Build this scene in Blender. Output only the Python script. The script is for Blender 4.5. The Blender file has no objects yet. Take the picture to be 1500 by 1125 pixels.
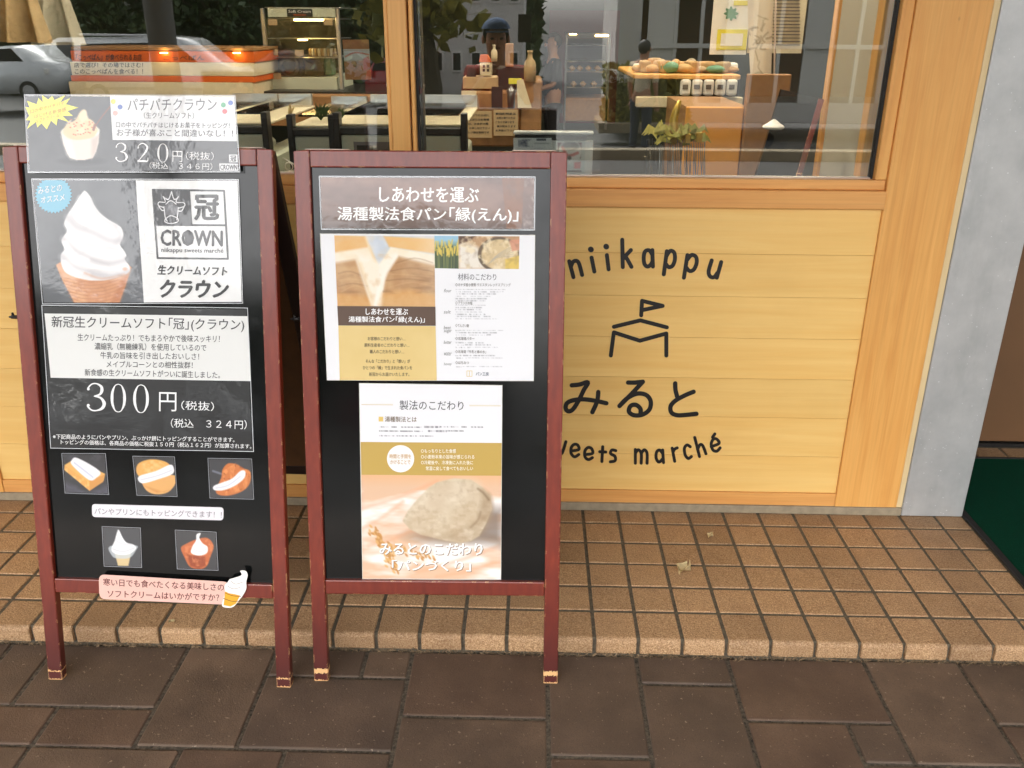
import bpy, bmesh, math, random
import numpy as np
from mathutils import Vector, Matrix, noise as mnoise
random.seed(7)
rng = np.random.default_rng(5)
scene = bpy.context.scene
R_ = math.radians

# ------------------------------------------------------------------ camera
PITCH, YAW, ROLL = 0.3874, -0.0243, 0.0051
CAM = np.array([-0.451, -2.2136, 1.2905])
FPX, IW, IH = 1289.9, 1500, 1125            # focal length in photo pixels, photo size
fw = np.array([math.sin(YAW)*math.cos(PITCH), math.cos(YAW)*math.cos(PITCH), -math.sin(PITCH)])
_r0 = np.array([math.cos(YAW), -math.sin(YAW), 0.0]); _u0 = np.cross(_r0, fw)
rt = _r0*math.cos(ROLL)+_u0*math.sin(ROLL); up = -_r0*math.sin(ROLL)+_u0*math.cos(ROLL)
cam_d = bpy.data.cameras.new('camera'); cam = bpy.data.objects.new('camera', cam_d)
scene.collection.objects.link(cam); scene.camera = cam
cam_d.sensor_width = 36; cam_d.lens = FPX*36/IW; cam_d.clip_start = .02; cam_d.clip_end = 400
cam.matrix_world = Matrix(((rt[0], up[0], -fw[0], CAM[0]), (rt[1], up[1], -fw[1], CAM[1]), (rt[2], up[2], -fw[2], CAM[2]), (0, 0, 0, 1)))

# ------------------------------------------------------------------ world, sun, exposure
world = bpy.data.worlds.new('World'); scene.world = world; world.use_nodes = True
wn = world.node_tree.nodes; wl = world.node_tree.links
sky = wn.new('ShaderNodeTexSky'); sky.sky_type = 'NISHITA'; sky.sun_disc = False
SUN_EL, SUN_AZ = 52, 205                     # degrees; azimuth clockwise from +Y: behind and a little left of the camera
sky.sun_elevation = R_(SUN_EL); sky.sun_rotation = R_(SUN_AZ); sky.dust_density = 4.0; sky.air_density = 1.0
hs = wn.new('ShaderNodeHueSaturation'); hs.inputs['Saturation'].default_value = .16
bg = wn['Background']; bg.inputs['Strength'].default_value = .15
wl.new(sky.outputs[0], hs.inputs['Color']); wl.new(hs.outputs[0], bg.inputs['Color'])
sd = bpy.data.lights.new('sun', 'SUN'); sd.energy = 1.5; sd.angle = R_(25); sd.color = (1, .96, .88)
sun = bpy.data.objects.new('sun', sd); scene.collection.objects.link(sun)
_az, _el = R_(SUN_AZ), R_(SUN_EL)
sdir = Vector((math.sin(_az)*math.cos(_el), math.cos(_az)*math.cos(_el), math.sin(_el)))
sun.rotation_euler = sdir.to_track_quat('Z', 'Y').to_euler(); sun.location = sdir*20
scene.view_settings.view_transform = 'Standard'; scene.view_settings.look = 'None'
scene.view_settings.exposure = 2.32; scene.view_settings.gamma = 1; scene.view_settings.use_curve_mapping = False
scene.render.engine = 'CYCLES'
scene.cycles.use_denoising = True
scene.cycles.max_bounces = 10; scene.cycles.transparent_max_bounces = 16; scene.cycles.caustics_reflective = False

# ------------------------------------------------------------------ measuring: a photo pixel seen on a real plane of the place
def ray(x, y): return fw + rt*((x-IW/2)/FPX) + up*((IH/2-y)/FPX)
def at_z(x, y, z): d = ray(x, y); return CAM + d*((z-CAM[2])/d[2])
def at_y(x, y, Y): d = ray(x, y); return CAM + d*((Y-CAM[1])/d[1])
def mirrored(x, y, Y): p = at_y(x, y, Y); return np.array([p[0], -p[1]+.06, p[2]])   # a place seen in the window glass
def to_px(P):
    d = np.asarray(P, float)-CAM; z = d@fw
    return np.stack([IW/2+FPX*(d@rt)/z, IH/2-FPX*(d@up)/z], -1)

# ------------------------------------------------------------------ materials
def srgb(r, g, b):
    f = lambda c: (c/255/12.92) if c/255 <= .04045 else ((c/255+.055)/1.055)**2.4
    return (f(r), f(g), f(b))
MATS = {}
class NT:
    def __init__(s, name):
        s.m = bpy.data.materials.new(name); s.m.use_nodes = True; s.t = s.m.node_tree; s.b = s.t.nodes['Principled BSDF']; MATS[name] = s.m
    def n(s, typ, **kw):
        o = s.t.nodes.new(typ)
        for k, v in kw.items():
            if k in o.inputs: o.inputs[k].default_value = v
            else: setattr(o, k, v)
        return o
    def l(s, a, b): s.t.links.new(a, b)
    def set(s, **kw):
        for k, v in kw.items():
            k = k.replace('_', ' ')
            s.b.inputs[k].default_value = (*v, 1) if isinstance(v, tuple) and len(v) == 3 else v
        return s
    def coord(s, scale=(1, 1, 1), rnd=True):
        tc = s.n('ShaderNodeTexCoord'); mp = s.n('ShaderNodeMapping'); mp.inputs['Scale'].default_value = scale
        if rnd:
            oi = s.n('ShaderNodeObjectInfo'); mu = s.n('ShaderNodeMath', operation='MULTIPLY'); mu.inputs[1].default_value = 37.0
            s.l(oi.outputs['Random'], mu.inputs[0]); ad = s.n('ShaderNodeVectorMath', operation='ADD')
            s.l(tc.outputs['Object'], ad.inputs[0]); s.l(mu.outputs[0], ad.inputs[1]); s.l(ad.outputs[0], mp.inputs['Vector'])
        else: s.l(tc.outputs['Object'], mp.inputs['Vector'])
        return mp.outputs[0]
    def noise(s, vec, scale, detail=4, rough=.55, dist=0):
        o = s.n('ShaderNodeTexNoise'); o.inputs['Scale'].default_value = scale; o.inputs['Detail'].default_value = detail
        o.inputs['Roughness'].default_value = rough; o.inputs['Distortion'].default_value = dist; s.l(vec, o.inputs['Vector']); return o.outputs['Fac']
    def ramp(s, fac, stops):
        o = s.n('ShaderNodeValToRGB'); e = o.color_ramp.elements
        while len(e) < len(stops): e.new(.5)
        for el, (p, c) in zip(e, stops): el.position = p; el.color = (*c, 1) if len(c) == 3 else c
        s.l(fac, o.inputs[0]); return o.outputs[0]
    def mix(s, f, a, b, mode='MIX'):
        o = s.n('ShaderNodeMix', data_type='RGBA', blend_type=mode)
        for v, i in ((f, 0), (a, 6), (b, 7)):
            if hasattr(v, 'links'): s.l(v, o.inputs[i])
            else: o.inputs[i].default_value = v if i == 0 else (*v, 1)
        return o.outputs[2]
    def math(s, op, a, b=0.0):
        o = s.n('ShaderNodeMath', operation=op)
        for v, i in ((a, 0), (b, 1)):
            if hasattr(v, 'links'): s.l(v, o.inputs[i])
            else: o.inputs[i].default_value = v
        return o.outputs[0]
    def bump(s, h, strength=.3, dist=.001, base=None):
        o = s.n('ShaderNodeBump'); o.inputs['Strength'].default_value = strength; o.inputs['Distance'].default_value = dist
        s.l(h, o.inputs['Height']); s.l(o.outputs[0], s.b.inputs['Normal']); return o
    def base(s, c): s.l(c, s.b.inputs['Base Color'])
    def tint(s, c, amt=.25):
        oi = s.n('ShaderNodeObjectInfo'); v = s.math('ADD', s.math('MULTIPLY', oi.outputs['Random'], amt), 1-amt/2)
        o = s.n('ShaderNodeHueSaturation'); s.l(v, o.inputs['Value'])
        s.l(c, o.inputs['Color']); return o.outputs[0]
def plain(name, col, rough=.6, metal=0., noise=.0, scale=30, **kw):
    t = NT(name); t.set(Roughness=rough, Metallic=metal, **kw)
    if noise:
        f = t.noise(t.coord(), scale); a = tuple(c*(1-noise) for c in col); b = tuple(min(1, c*(1+noise)) for c in col)
        t.base(t.ramp(f, [(.3, a), (.7, b)]))
    else: t.set(Base_Color=tuple(col))
    return t.m
def wood(name, c0, c1, axis, rough=.45, tint=.12, fine=1.0, streak=None):
    t = NT(name); sc = [26, 26, 26]; sc[axis] = 1.3
    v = t.coord(tuple(sc)); f = t.noise(v, 1.6, 6, .6, .6); sc2 = [190, 190, 190]; sc2[axis] = 3
    v2 = t.coord(tuple(sc2)); f2 = t.noise(v2, 1.0, 3)
    c = t.ramp(f, [(.28, c0), (.5, tuple((a+b)/2 for a, b in zip(c0, c1))), (.72, c1)])
    c = t.mix(t.math('MULTIPLY', t.math('SUBTRACT', f2, .45), .9*fine), c, tuple(x*.55 for x in c0))
    kc = [14, 14, 14]; kc[axis] = 8; vo = t.n('ShaderNodeTexVoronoi'); vo.inputs['Scale'].default_value = 1.0; t.l(t.coord(tuple(kc)), vo.inputs['Vector'])
    sp = t.n('ShaderNodeSeparateColor'); t.l(vo.outputs['Color'], sp.inputs[0]); rare = t.math('GREATER_THAN', sp.outputs[0], .86)
    kn = t.math('MULTIPLY', rare, t.math('SUBTRACT', 1.0, t.math('MINIMUM', 1.0, t.math('MULTIPLY', vo.outputs['Distance'], 16.0))))
    c = t.mix(t.math('MULTIPLY', kn, .75), c, tuple(x*.28 for x in c0))
    dirt = t.noise(t.coord((3, 3, 3)), 1.3, 4, .6); c = t.mix(t.math('MULTIPLY', t.math('MAXIMUM', 0.0, t.math('SUBTRACT', dirt, .5)), .55), c, tuple(x*.62 for x in c0))
    t.base(t.tint(c, tint)); t.set(Roughness=rough); t.bump(f2, .12, .0006)
    return t.m
# facade timber (light plywood boards, orange cedar posts)
wood('plank_wood', srgb(235, 188, 108), srgb(243, 204, 127), 0, .42, .07, .22)
wood('post_wood', srgb(219, 154, 78), srgb(237, 181, 103), 2, .42, .08, .7)
wood('rail_wood', srgb(213, 148, 80), srgb(232, 174, 102), 0, .42, .08, .7)
wood('pale_strip', srgb(214, 188, 138), srgb(228, 206, 160), 2, .6, .05, .5)
def tile_mat():
    t = NT('tile_beige'); v = t.coord()
    g = t.noise(v, 330, 5, .7); big = t.noise(v, 9, 3)
    c = t.ramp(g, [(.3, srgb(118, 84, 54)), (.5, srgb(180, 142, 102)), (.7, srgb(222, 190, 150))])
    c = t.mix(t.math('MULTIPLY', t.math('GREATER_THAN', t.noise(v, 210, 2), .69), .7), c, srgb(96, 56, 34))
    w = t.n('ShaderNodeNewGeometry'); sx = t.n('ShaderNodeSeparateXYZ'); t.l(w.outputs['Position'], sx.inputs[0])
    # canopy shade put into the tile colour, deepening towards the wall
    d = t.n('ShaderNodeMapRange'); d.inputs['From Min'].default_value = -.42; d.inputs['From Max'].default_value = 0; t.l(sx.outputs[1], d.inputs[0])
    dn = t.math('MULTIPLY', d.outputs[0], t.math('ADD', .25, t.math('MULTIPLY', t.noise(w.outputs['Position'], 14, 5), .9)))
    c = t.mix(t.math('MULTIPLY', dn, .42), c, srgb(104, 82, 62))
    wb = t.noise(w.outputs['Position'], 4.2, 5, .6); c = t.mix(t.math('MULTIPLY', t.math('MAXIMUM', 0.0, t.math('SUBTRACT', wb, .5)), 1.6), c, srgb(112, 84, 60)); sm = t.noise(w.outputs['Position'], 38, 5, .7); c = t.mix(t.math('MULTIPLY', t.math('MAXIMUM', 0.0, t.math('SUBTRACT', sm, .56)), 2.2), c, srgb(92, 70, 52))
    nc = t.n('ShaderNodeSeparateXYZ'); t.l(w.outputs['Normal'], nc.inputs[0])
    t.base(t.tint(c, .24)); t.set(Roughness=.6); t.bump(t.noise(v, 150, 5, .7), 1.0, .0034); return t.m
tile_mat()
def slab_mat():
    t = NT('slab_brown'); v = t.coord(); big = t.noise(v, 7, 4); g = t.noise(v, 420, 4, .7)
    c = t.ramp(big, [(.25, srgb(78, 64, 53)), (.5, srgb(100, 82, 67)), (.78, srgb(122, 100, 82))])
    c = t.mix(t.math('MULTIPLY', t.math('GREATER_THAN', g, .56), .32), c, srgb(56, 44, 37))
    oi = t.n('ShaderNodeObjectInfo'); c = t.mix(t.math('MULTIPLY', t.math('GREATER_THAN', oi.outputs['Random'], .72), .42), c, srgb(62, 52, 46))
    c = t.mix(t.math('MULTIPLY', t.math('GREATER_THAN', t.noise(v, 120, 2), .70), .55), c, srgb(164, 146, 126))
    rd = t.math('MULTIPLY', t.math('LESS_THAN', oi.outputs['Random'], .4), .12); c = t.mix(rd, c, srgb(112, 72, 56)); t.base(t.tint(c, .42)); t.set(Roughness=.6); t.bump(t.noise(v, 260, 4, .7), .8, .0016); return t.m
slab_mat()
plain('grout', srgb(98, 90, 76), .9, noise=.35, scale=120)
plain('joint_sand', srgb(84, 76, 64), .95, noise=.75, scale=150)
plain('concrete', srgb(150, 137, 114), .85, noise=.18, scale=40)
plain('asphalt', (.062, .062, .062), .9, noise=.25, scale=15)
plain('paving_far', (.36, .33, .29), .85, noise=.15, scale=6)
def galv():
    t = NT('galvanised'); v = t.coord(); f = t.noise(v, 14, 5, .6); f2 = t.noise(v, 70, 3)
    c = t.ramp(f, [(.3, (.44, .45, .445)), (.7, (.54, .545, .535))])
    vo = t.n('ShaderNodeTexVoronoi'); vo.inputs['Scale'].default_value = 62; t.l(v, vo.inputs['Vector'])
    sp = t.math('LESS_THAN', t.math('ADD', vo.outputs['Distance'], t.math('MULTIPLY', f2, .3)), .225)
    c = t.mix(t.math('MULTIPLY', sp, .6), c, (.82, .84, .84)); c = t.mix(t.math('MULTIPLY', t.math('MAXIMUM', 0.0, t.math('SUBTRACT', t.noise(t.coord((9, 9, 2.2)), 1.6, 6, .7), .5)), 1.5), c, (.30, .32, .31)); t.base(c)
    t.set(Metallic=.35, Roughness=.42); t.bump(f, .08, .001); return t.m
galv()
def stain(name, z1, z2, amt):
    """mahogany stain over pale wood, rubbed through on the edges and the feet"""
    t = NT(name); tc = t.n('ShaderNodeTexCoord'); mp = t.n('ShaderNodeMapping'); mp.inputs['Scale'].default_value = (60, 60, 5); t.l(tc.outputs['Object'], mp.inputs[0])
    f = t.noise(mp.outputs[0], 1.5, 5)
    c = t.ramp(f, [(.25, (.15, .014, .004)), (.55, (.205, .021, .006)), (.8, (.25, .032, .009))])
    sx = t.n('ShaderNodeSeparateXYZ'); t.l(tc.outputs['Object'], sx.inputs[0]); z = sx.outputs[2]
    dk = t.n('ShaderNodeMapRange'); dk.inputs['From Min'].default_value = .03; dk.inputs['From Max'].default_value = .28; t.l(z, dk.inputs[0])
    c = t.mix(t.math('SUBTRACT', 1.0, dk.outputs[0]), c, (.075, .009, .006))
    bv = t.n('ShaderNodeBevel'); bv.samples = 4; bv.inputs['Radius'].default_value = .003
    ge = t.n('ShaderNodeNewGeometry'); dt = t.n('ShaderNodeVectorMath', operation='DOT_PRODUCT'); t.l(bv.outputs[0], dt.inputs[0]); t.l(ge.outputs['True Normal'], dt.inputs[1])
    edge = t.math('LESS_THAN', dt.outputs['Value'], .93)
    n1 = t.noise(tc.outputs['Object'], 55, 4); n2 = t.noise(tc.outputs['Object'], 260, 3)
    low = t.math('LESS_THAN', z, z2); wear = t.math('MULTIPLY', edge, t.math('GREATER_THAN', t.math('ADD', n1, t.math('MULTIPLY', low, .5)), .57))
    zz = t.math('ADD', z, t.math('MULTIPLY', t.math('SUBTRACT', n2, .5), .012))
    band = t.math('MULTIPLY', t.math('GREATER_THAN', zz, z1), t.math('LESS_THAN', zz, z2))
    band = t.math('MULTIPLY', band, t.math('GREATER_THAN', n1, 1-amt))
    sole = t.math('LESS_THAN', zz, .0035)
    w = t.math('MINIMUM', t.math('ADD', t.math('ADD', wear, band), sole), 1.0)
    t.base(t.mix(w, c, srgb(226, 178, 122))); t.set(Roughness=.42, Coat_Weight=.4, Coat_Roughness=.16); t.bump(f, .08, .0006); return t.m
stain('stain_back', .0, .001, 0); stain('stain_left', .020, .0225, .62); stain('stain_right', .019, .029, .75)
plain('mdf_back', srgb(96, 66, 36), .7, noise=.15)
t = NT('chalkboard'); f = t.noise(t.coord(), 9, 4); t.base(t.ramp(f, [(.3, (.0035, .004, .004)), (.7, (.006, .0065, .0065))]))
t.set(Roughness=.2, Specular_IOR_Level=.36); t.l(t.ramp(t.noise(t.coord(), 30, 5), [(.3, (.09, .09, .09)), (.7, (.15, .15, .15))]), t.b.inputs['Roughness'])
plain('black_metal', (.012, .011, .011), .4, .5); plain('steel', (.6, .6, .6), .3, .9); plain('pale_metal', srgb(226, 205, 190), .4)
def printed(name, lam):
    t = NT(name); a = t.n('ShaderNodeAttribute', attribute_name='print_colour'); t.base(a.outputs['Color'])
    if lam:
        t.set(Roughness=.35, Coat_Weight=.9, Coat_Roughness=.06); tc = t.n('ShaderNodeNewGeometry')
        b = t.n('ShaderNodeBump'); b.inputs['Strength'].default_value = .16; b.inputs['Distance'].default_value = .004
        t.l(t.noise(tc.outputs['Position'], 26, 3), b.inputs['Height']); t.l(b.outputs[0], t.b.inputs['Coat Normal'])
    else: t.set(Roughness=.42)
    return t.m
printed('print_laminated', True); printed('print_paper', False)
plain('vinyl_black', (.010, .010, .011), .35)
def film():
    t = NT('clear_film'); g = t.n('ShaderNodeBsdfGlossy'); g.inputs['Roughness'].default_value = .08; g.inputs['Color'].default_value = (.9, .9, .9, 1)
    tr = t.n('ShaderNodeBsdfTransparent'); fr = t.n('ShaderNodeFresnel'); fr.inputs['IOR'].default_value = 1.6
    m = t.n('ShaderNodeMixShader'); t.l(fr.outputs[0], m.inputs[0]); t.l(tr.outputs[0], m.inputs[1]); t.l(g.outputs[0], m.inputs[2])
    t.l(m.outputs[0], t.t.nodes['Material Output'].inputs['Surface']); return t.m
film()
def glass():
    t = NT('window_glass'); g = t.n('ShaderNodeBsdfGlossy'); g.inputs['Roughness'].default_value = 0.0; g.inputs['Color'].default_value = (1, 1, 1, 1)
    ge = t.n('ShaderNodeNewGeometry'); b = t.n('ShaderNodeBump'); b.inputs['Strength'].default_value = .02; b.inputs['Distance'].default_value = .01
    t.l(t.noise(ge.outputs['Position'], 2.2, 2), b.inputs['Height']); t.l(b.outputs[0], g.inputs['Normal'])
    tr = t.n('ShaderNodeBsdfTransparent'); tr.inputs['Color'].default_value = (.93, .95, .93, 1); fr = t.n('ShaderNodeFresnel'); fr.inputs['IOR'].default_value = 1.85
    m = t.n('ShaderNodeMixShader'); t.l(fr.outputs[0], m.inputs[0]); t.l(tr.outputs[0], m.inputs[1]); t.l(g.outputs[0], m.inputs[2])
    t.l(m.outputs[0], t.t.nodes['Material Output'].inputs['Surface']); return t.m
glass()
def mat_green():
    t = NT('mat_green'); v = t.coord(); f = t.noise(v, 380, 5, .9)
    t.base(t.ramp(f, [(.3, (.0, .016, .008)), (.6, (.002, .06, .03)), (.78, (.03, .22, .13))])); t.set(Roughness=.95, Specular_IOR_Level=.08); t.bump(f, 1, .004); return t.m
mat_green()
plain('rubber', (.012, .012, .012), .7); plain('door_brown', srgb(112, 78, 46), .6, noise=.12, scale=3)
plain('wall_grey', srgb(168, 160, 142), .8, noise=.04, scale=3); plain('wall_olive', srgb(70, 74, 62), .85); plain('wall_maroon', srgb(86, 22, 26), .7)
plain('floor_in', srgb(92, 86, 76), .35, noise=.1, scale=5); plain('ceiling_in', srgb(120, 116, 108), .9)
plain('cream', srgb(214, 200, 168), .6, noise=.06); plain('appliance', srgb(190, 192, 170), .4); plain('dark', (.014, .013, .012), .4)
plain('counter_tan', srgb(150, 108, 66), .6, noise=.1); plain('orange', srgb(214, 96, 24), .5); plain('white', srgb(226, 224, 216), .5)
plain('card', srgb(176, 150, 112), .8, noise=.08); plain('gold', srgb(196, 160, 74), .35, .4); plain('cabinet_orange', srgb(226, 156, 70), .5, noise=.1, scale=4)
plain('steel_dark', (.2, .2, .2), .3, .8); plain('green_print', srgb(96, 140, 110), .6); plain('yellow_print', srgb(220, 210, 70), .6)
plain('red_shirt', srgb(168, 44, 34), .85, noise=.1); plain('cap_blue', srgb(74, 104, 146), .8); plain('skin', srgb(196, 142, 110), .55); plain('hair', (.012, .010, .009), .55)
plain('cloth_black', (.016, .015, .017), .85); plain('cloth_cream', srgb(226, 210, 178), .85); plain('denim', srgb(52, 60, 78), .85)
plain('van_white', (.66, .68, .68), .25, Coat_Weight=.8); plain('car_red', (.35, .012, .014), .25, Coat_Weight=.8); plain('car_glass', (.02, .022, .024), .08)
plain('tyre', (.018, .018, .018), .8); plain('rim', (.45, .45, .46), .35, .7); plain('tail_red', (.6, .02, .02), .3); plain('plate', (.75, .75, .72), .5)
plain('bark', (.09, .07, .05), .9, noise=.3); plain('building_far', (.62, .60, .56), .8, noise=.05, scale=1); plain('brick_far', srgb(140, 84, 54), .8, noise=.15, scale=8)
plain('column_grey', srgb(150, 148, 142), .6); plain('soffit', srgb(206, 200, 188), .85); plain('bread', srgb(186, 146, 96), .7, noise=.25, scale=25)
t = NT('leaf'); f = t.noise(t.coord(), .9, 3); t.base(t.ramp(f, [(.3, (.018, .04, .010)), (.6, (.045, .085, .018)), (.8, (.10, .13, .03))])); t.set(Roughness=.6)
t = NT('leaf_yellow'); f = t.noise(t.coord(), 3, 3); t.base(t.ramp(f, [(.3, (.10, .12, .02)), (.7, (.4, .34, .05))])); t.set(Roughness=.6)
plain('leaf_dry', srgb(206, 186, 140), .8, noise=.3, scale=60); plain('litter', srgb(132, 112, 86), .9, noise=.6, scale=90)
def lit(name, col, s):
    t = NT(name); t.set(Base_Color=col, Emission_Color=col, Emission_Strength=s); return t.m
plain('stain_shaded', (.016, .006, .005), .5); lit('lamp_warm', (1, .62, .22), 9); lit('fill_glow', (1, .88, .70), 42)

# ------------------------------------------------------------------ object helpers
COL = scene.collection
def props(o, label=None, cat=None, group=None, kind=None):
    for k, v in (('label', label), ('category', cat), ('group', group), ('kind', kind)):
        if v: o[k] = v
    return o
def empty(name, loc, label=None, cat=None, group=None, kind=None):
    o = bpy.data.objects.new(name, None); o.empty_display_size = .05; o.location = [float(c) for c in loc]; COL.objects.link(o)
    return props(o, label, cat, group, kind)
def wloc(o):
    v = Vector(o.location)
    while o.parent: o = o.parent; v += Vector(o.location)
    return np.array(v)
def mesh(name, verts, faces, mat, parent=None, smooth=False, colours=None, origin=None, **pr):
    """verts are world coordinates; the object's origin is its parent's, or the middle of its own base"""
    verts = np.asarray(verts, float).reshape(-1, 3)
    if origin is None:
        origin = wloc(parent) if parent is not None else np.array([*(verts[:, :2].min(0)+verts[:, :2].max(0))/2, verts[:, 2].min()])
    origin = np.asarray(origin, float)
    me = bpy.data.meshes.new(name); me.from_pydata((verts-origin).tolist(), [], faces if isinstance(faces, list) else faces.tolist())
    if isinstance(mat, str): mat = MATS[mat]
    me.materials.append(mat)
    if smooth: me.shade_smooth()
    if colours is not None:
        a = me.color_attributes.new('print_colour', 'FLOAT_COLOR', 'POINT')
        c = np.ones((len(verts), 4)); c[:, :3] = colours; a.data.foreach_set('color', c.ravel())
    o = bpy.data.objects.new(name, me); COL.objects.link(o)
    if parent is not None: o.parent = parent; o.location = (origin-wloc(parent)).tolist()
    else: o.location = origin.tolist()
    return props(o, **pr)
def bm_obj(name, bm, mat, parent=None, smooth=False, **pr):
    v = [tuple(x.co) for x in bm.verts]; bm.verts.index_update(); f = [[x.index for x in q.verts] for q in bm.faces]; bm.free()
    return mesh(name, v, f, mat, parent, smooth, **pr)
def add_box(bm, lo, hi, bev=0, M=None, seg=1):
    r = bmesh.ops.create_cube(bm, size=1); vs = r['verts']
    for v in vs: v.co = Vector([(lo[i]+hi[i])/2+v.co[i]*(hi[i]-lo[i]) for i in range(3)])
    if bev:
        es = list({e for v in vs for e in v.link_edges}); rr = bmesh.ops.bevel(bm, geom=es, offset=bev, segments=seg, affect='EDGES', profile=.5); vs = list({v for f in rr['faces'] for v in f.verts} | {v for v in vs if v.is_valid})
    if M is not None:
        for v in vs: v.co = M @ v.co
    return vs
def box(name, lo, hi, mat, parent=None, bev=0, M=None, seg=1, **pr):
    bm = bmesh.new(); add_box(bm, lo, hi, bev, M, seg); return bm_obj(name, bm, mat, parent, **pr)
def pxbox(name, x0, y0, x1, y1, Y, depth, mat, parent=None, bev=.003, **pr):
    a = at_y((x0+x1)/2, y0, Y); b = at_y((x0+x1)/2, y1, Y); l = at_y(x0, (y0+y1)/2, Y); r = at_y(x1, (y0+y1)/2, Y)
    return box(name, (l[0], Y, b[2]), (r[0], Y+depth, a[2]), mat, parent, bev, **pr)
def tube(bm, pts, rad, n=8, cap=True):
    pts = [Vector(p) for p in pts]; rad = rad if isinstance(rad, (list, tuple)) else [rad]*len(pts); rings = []
    for i, p in enumerate(pts):
        d = (pts[min(i+1, len(pts)-1)]-pts[max(i-1, 0)]).normalized(); a = d.orthogonal().normalized() if i == 0 else (a-d*a.dot(d)).normalized(); b = d.cross(a)
        rings.append([bm.verts.new(p+(a*math.cos(t)+b*math.sin(t))*rad[i]) for t in [2*math.pi*k/n for k in range(n)]])
    for r1, r2 in zip(rings, rings[1:]):
        for k in range(n): bm.faces.new((r1[k], r1[(k+1) % n], r2[(k+1) % n], r2[k]))
    if cap: bm.faces.new(rings[0][::-1]); bm.faces.new(rings[-1])
def lathe(bm, c, prof, n=20):
    rings = [[bm.verts.new((c[0]+r*math.cos(2*math.pi*k/n), c[1]+r*math.sin(2*math.pi*k/n), c[2]+z)) for k in range(n)] for r, z in prof]
    for r1, r2 in zip(rings, rings[1:]):
        for k in range(n): bm.faces.new((r1[k], r1[(k+1) % n], r2[(k+1) % n], r2[k]))
    bm.faces.new(rings[0][::-1]); bm.faces.new(rings[-1])

# ------------------------------------------------------------------ flat print: planes, text, strokes, painted panels
class Plane:
    """a real plane: origin, u and v along it, n out of it; bend(u, v) gives the sheet's own waviness"""
    def __init__(s, o, u, v, n, bend=None): s.o, s.u, s.v, s.n = map(np.asarray, (o, u, v, n)); s.bend = bend
    def uv(s, x, y, w=0):
        d = ray(x, y); p = CAM+d*(np.dot(s.o+s.n*w-CAM, s.n)/np.dot(d, s.n)); return np.array([(p-s.o)@s.u, (p-s.o)@s.v])
    def pos(s, uv, w=0.):
        uv = np.atleast_2d(uv); ww = np.full(len(uv), w, float)
        if s.bend is not None: ww = ww+s.bend(uv[:, 0], uv[:, 1])
        return s.o+uv[:, :1]*s.u+uv[:, 1:2]*s.v+ww[:, None]*s.n
    def with_bend(s, seed, amp=.0012, lift=.002):
        r = np.random.default_rng(seed); ph = r.uniform(0, 6.3, 6); k = r.uniform(10, 34, 6)
        f = lambda u, v: lift+amp*(.5*np.sin(k[0]*u+ph[0])*np.cos(k[1]*v*.6+ph[1])+.3*np.sin(k[2]*v+ph[2])+.2*np.sin(k[3]*(u+v)+ph[3]))
        return Plane(s.o, s.u, s.v, s.n, f)
def panel(pl, name, corners, parent, w, painter=(255, 255, 255), step=1.0, mat='print_laminated', **pr):
    """a printed sheet between four photo corners (top left, top right, bottom right, bottom left)"""
    c = [pl.uv(*q) for q in corners]; pc = np.array(corners, float)
    nx = max(2, int(np.linalg.norm(pc[1]-pc[0])/step)); ny = max(2, int(np.linalg.norm(pc[3]-pc[0])/step))
    S, T = np.meshgrid(np.linspace(0, 1, nx+1), np.linspace(0, 1, ny+1)); S = S.ravel()[:, None]; T = T.ravel()[:, None]
    uv = (c[0]*(1-S)+c[1]*S)*(1-T)+(c[3]*(1-S)+c[2]*S)*T
    P = pl.pos(uv, w)
    if callable(painter):
        q = to_px(P); col = painter(q[:, 0], q[:, 1])
    else: col = np.tile(np.array(painter, float), (len(P), 1))
    I = np.arange(ny)[:, None]*(nx+1)+np.arange(nx)[None]; I = I.ravel(); F = np.stack([I, I+nx+1, I+nx+2, I+1], 1)
    return mesh(name, P, F, mat, parent, colours=lin(col), **pr)
def lin(c):
    c = np.clip(np.asarray(c, float)/255, 0, 1); return np.where(c <= .04045, c/12.92, ((c+.055)/1.055)**2.4)
def sheet(pl, name, corners, parent, w=0., mat='clear_film', thick=.0006, step=4, **pr):
    """the plain laminate or paper sheet with an edge"""
    c = [pl.uv(*q) for q in corners]; pc = np.array(corners, float)
    nx = max(2, int(np.linalg.norm(pc[1]-pc[0])/step)); ny = max(2, int(np.linalg.norm(pc[3]-pc[0])/step))
    S, T = np.meshgrid(np.linspace(0, 1, nx+1), np.linspace(0, 1, ny+1)); S = S.ravel()[:, None]; T = T.ravel()[:, None]
    uv = (c[0]*(1-S)+c[1]*S)*(1-T)+(c[3]*(1-S)+c[2]*S)*T; n = len(uv)
    P = np.vstack([pl.pos(uv, w), pl.pos(uv, w-thick)]); I = (np.arange(ny)[:, None]*(nx+1)+np.arange(nx)[None]).ravel()
    F = np.stack([I, I+nx+1, I+nx+2, I+1], 1).tolist(); F += (np.stack([I, I+1, I+nx+2, I+nx+1], 1)+n).tolist()
    b = list(range(nx+1))+[nx+(nx+1)*j for j in range(1, ny+1)]+[ny*(nx+1)+i for i in range(nx-1, -1, -1)]+[(nx+1)*j for j in range(ny-1, 0, -1)]
    F += [[b[i], b[(i+1) % len(b)], b[(i+1) % len(b)]+n, b[i]+n] for i in range(len(b))]
    return mesh(name, P, F, mat, parent, **pr)
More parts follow.
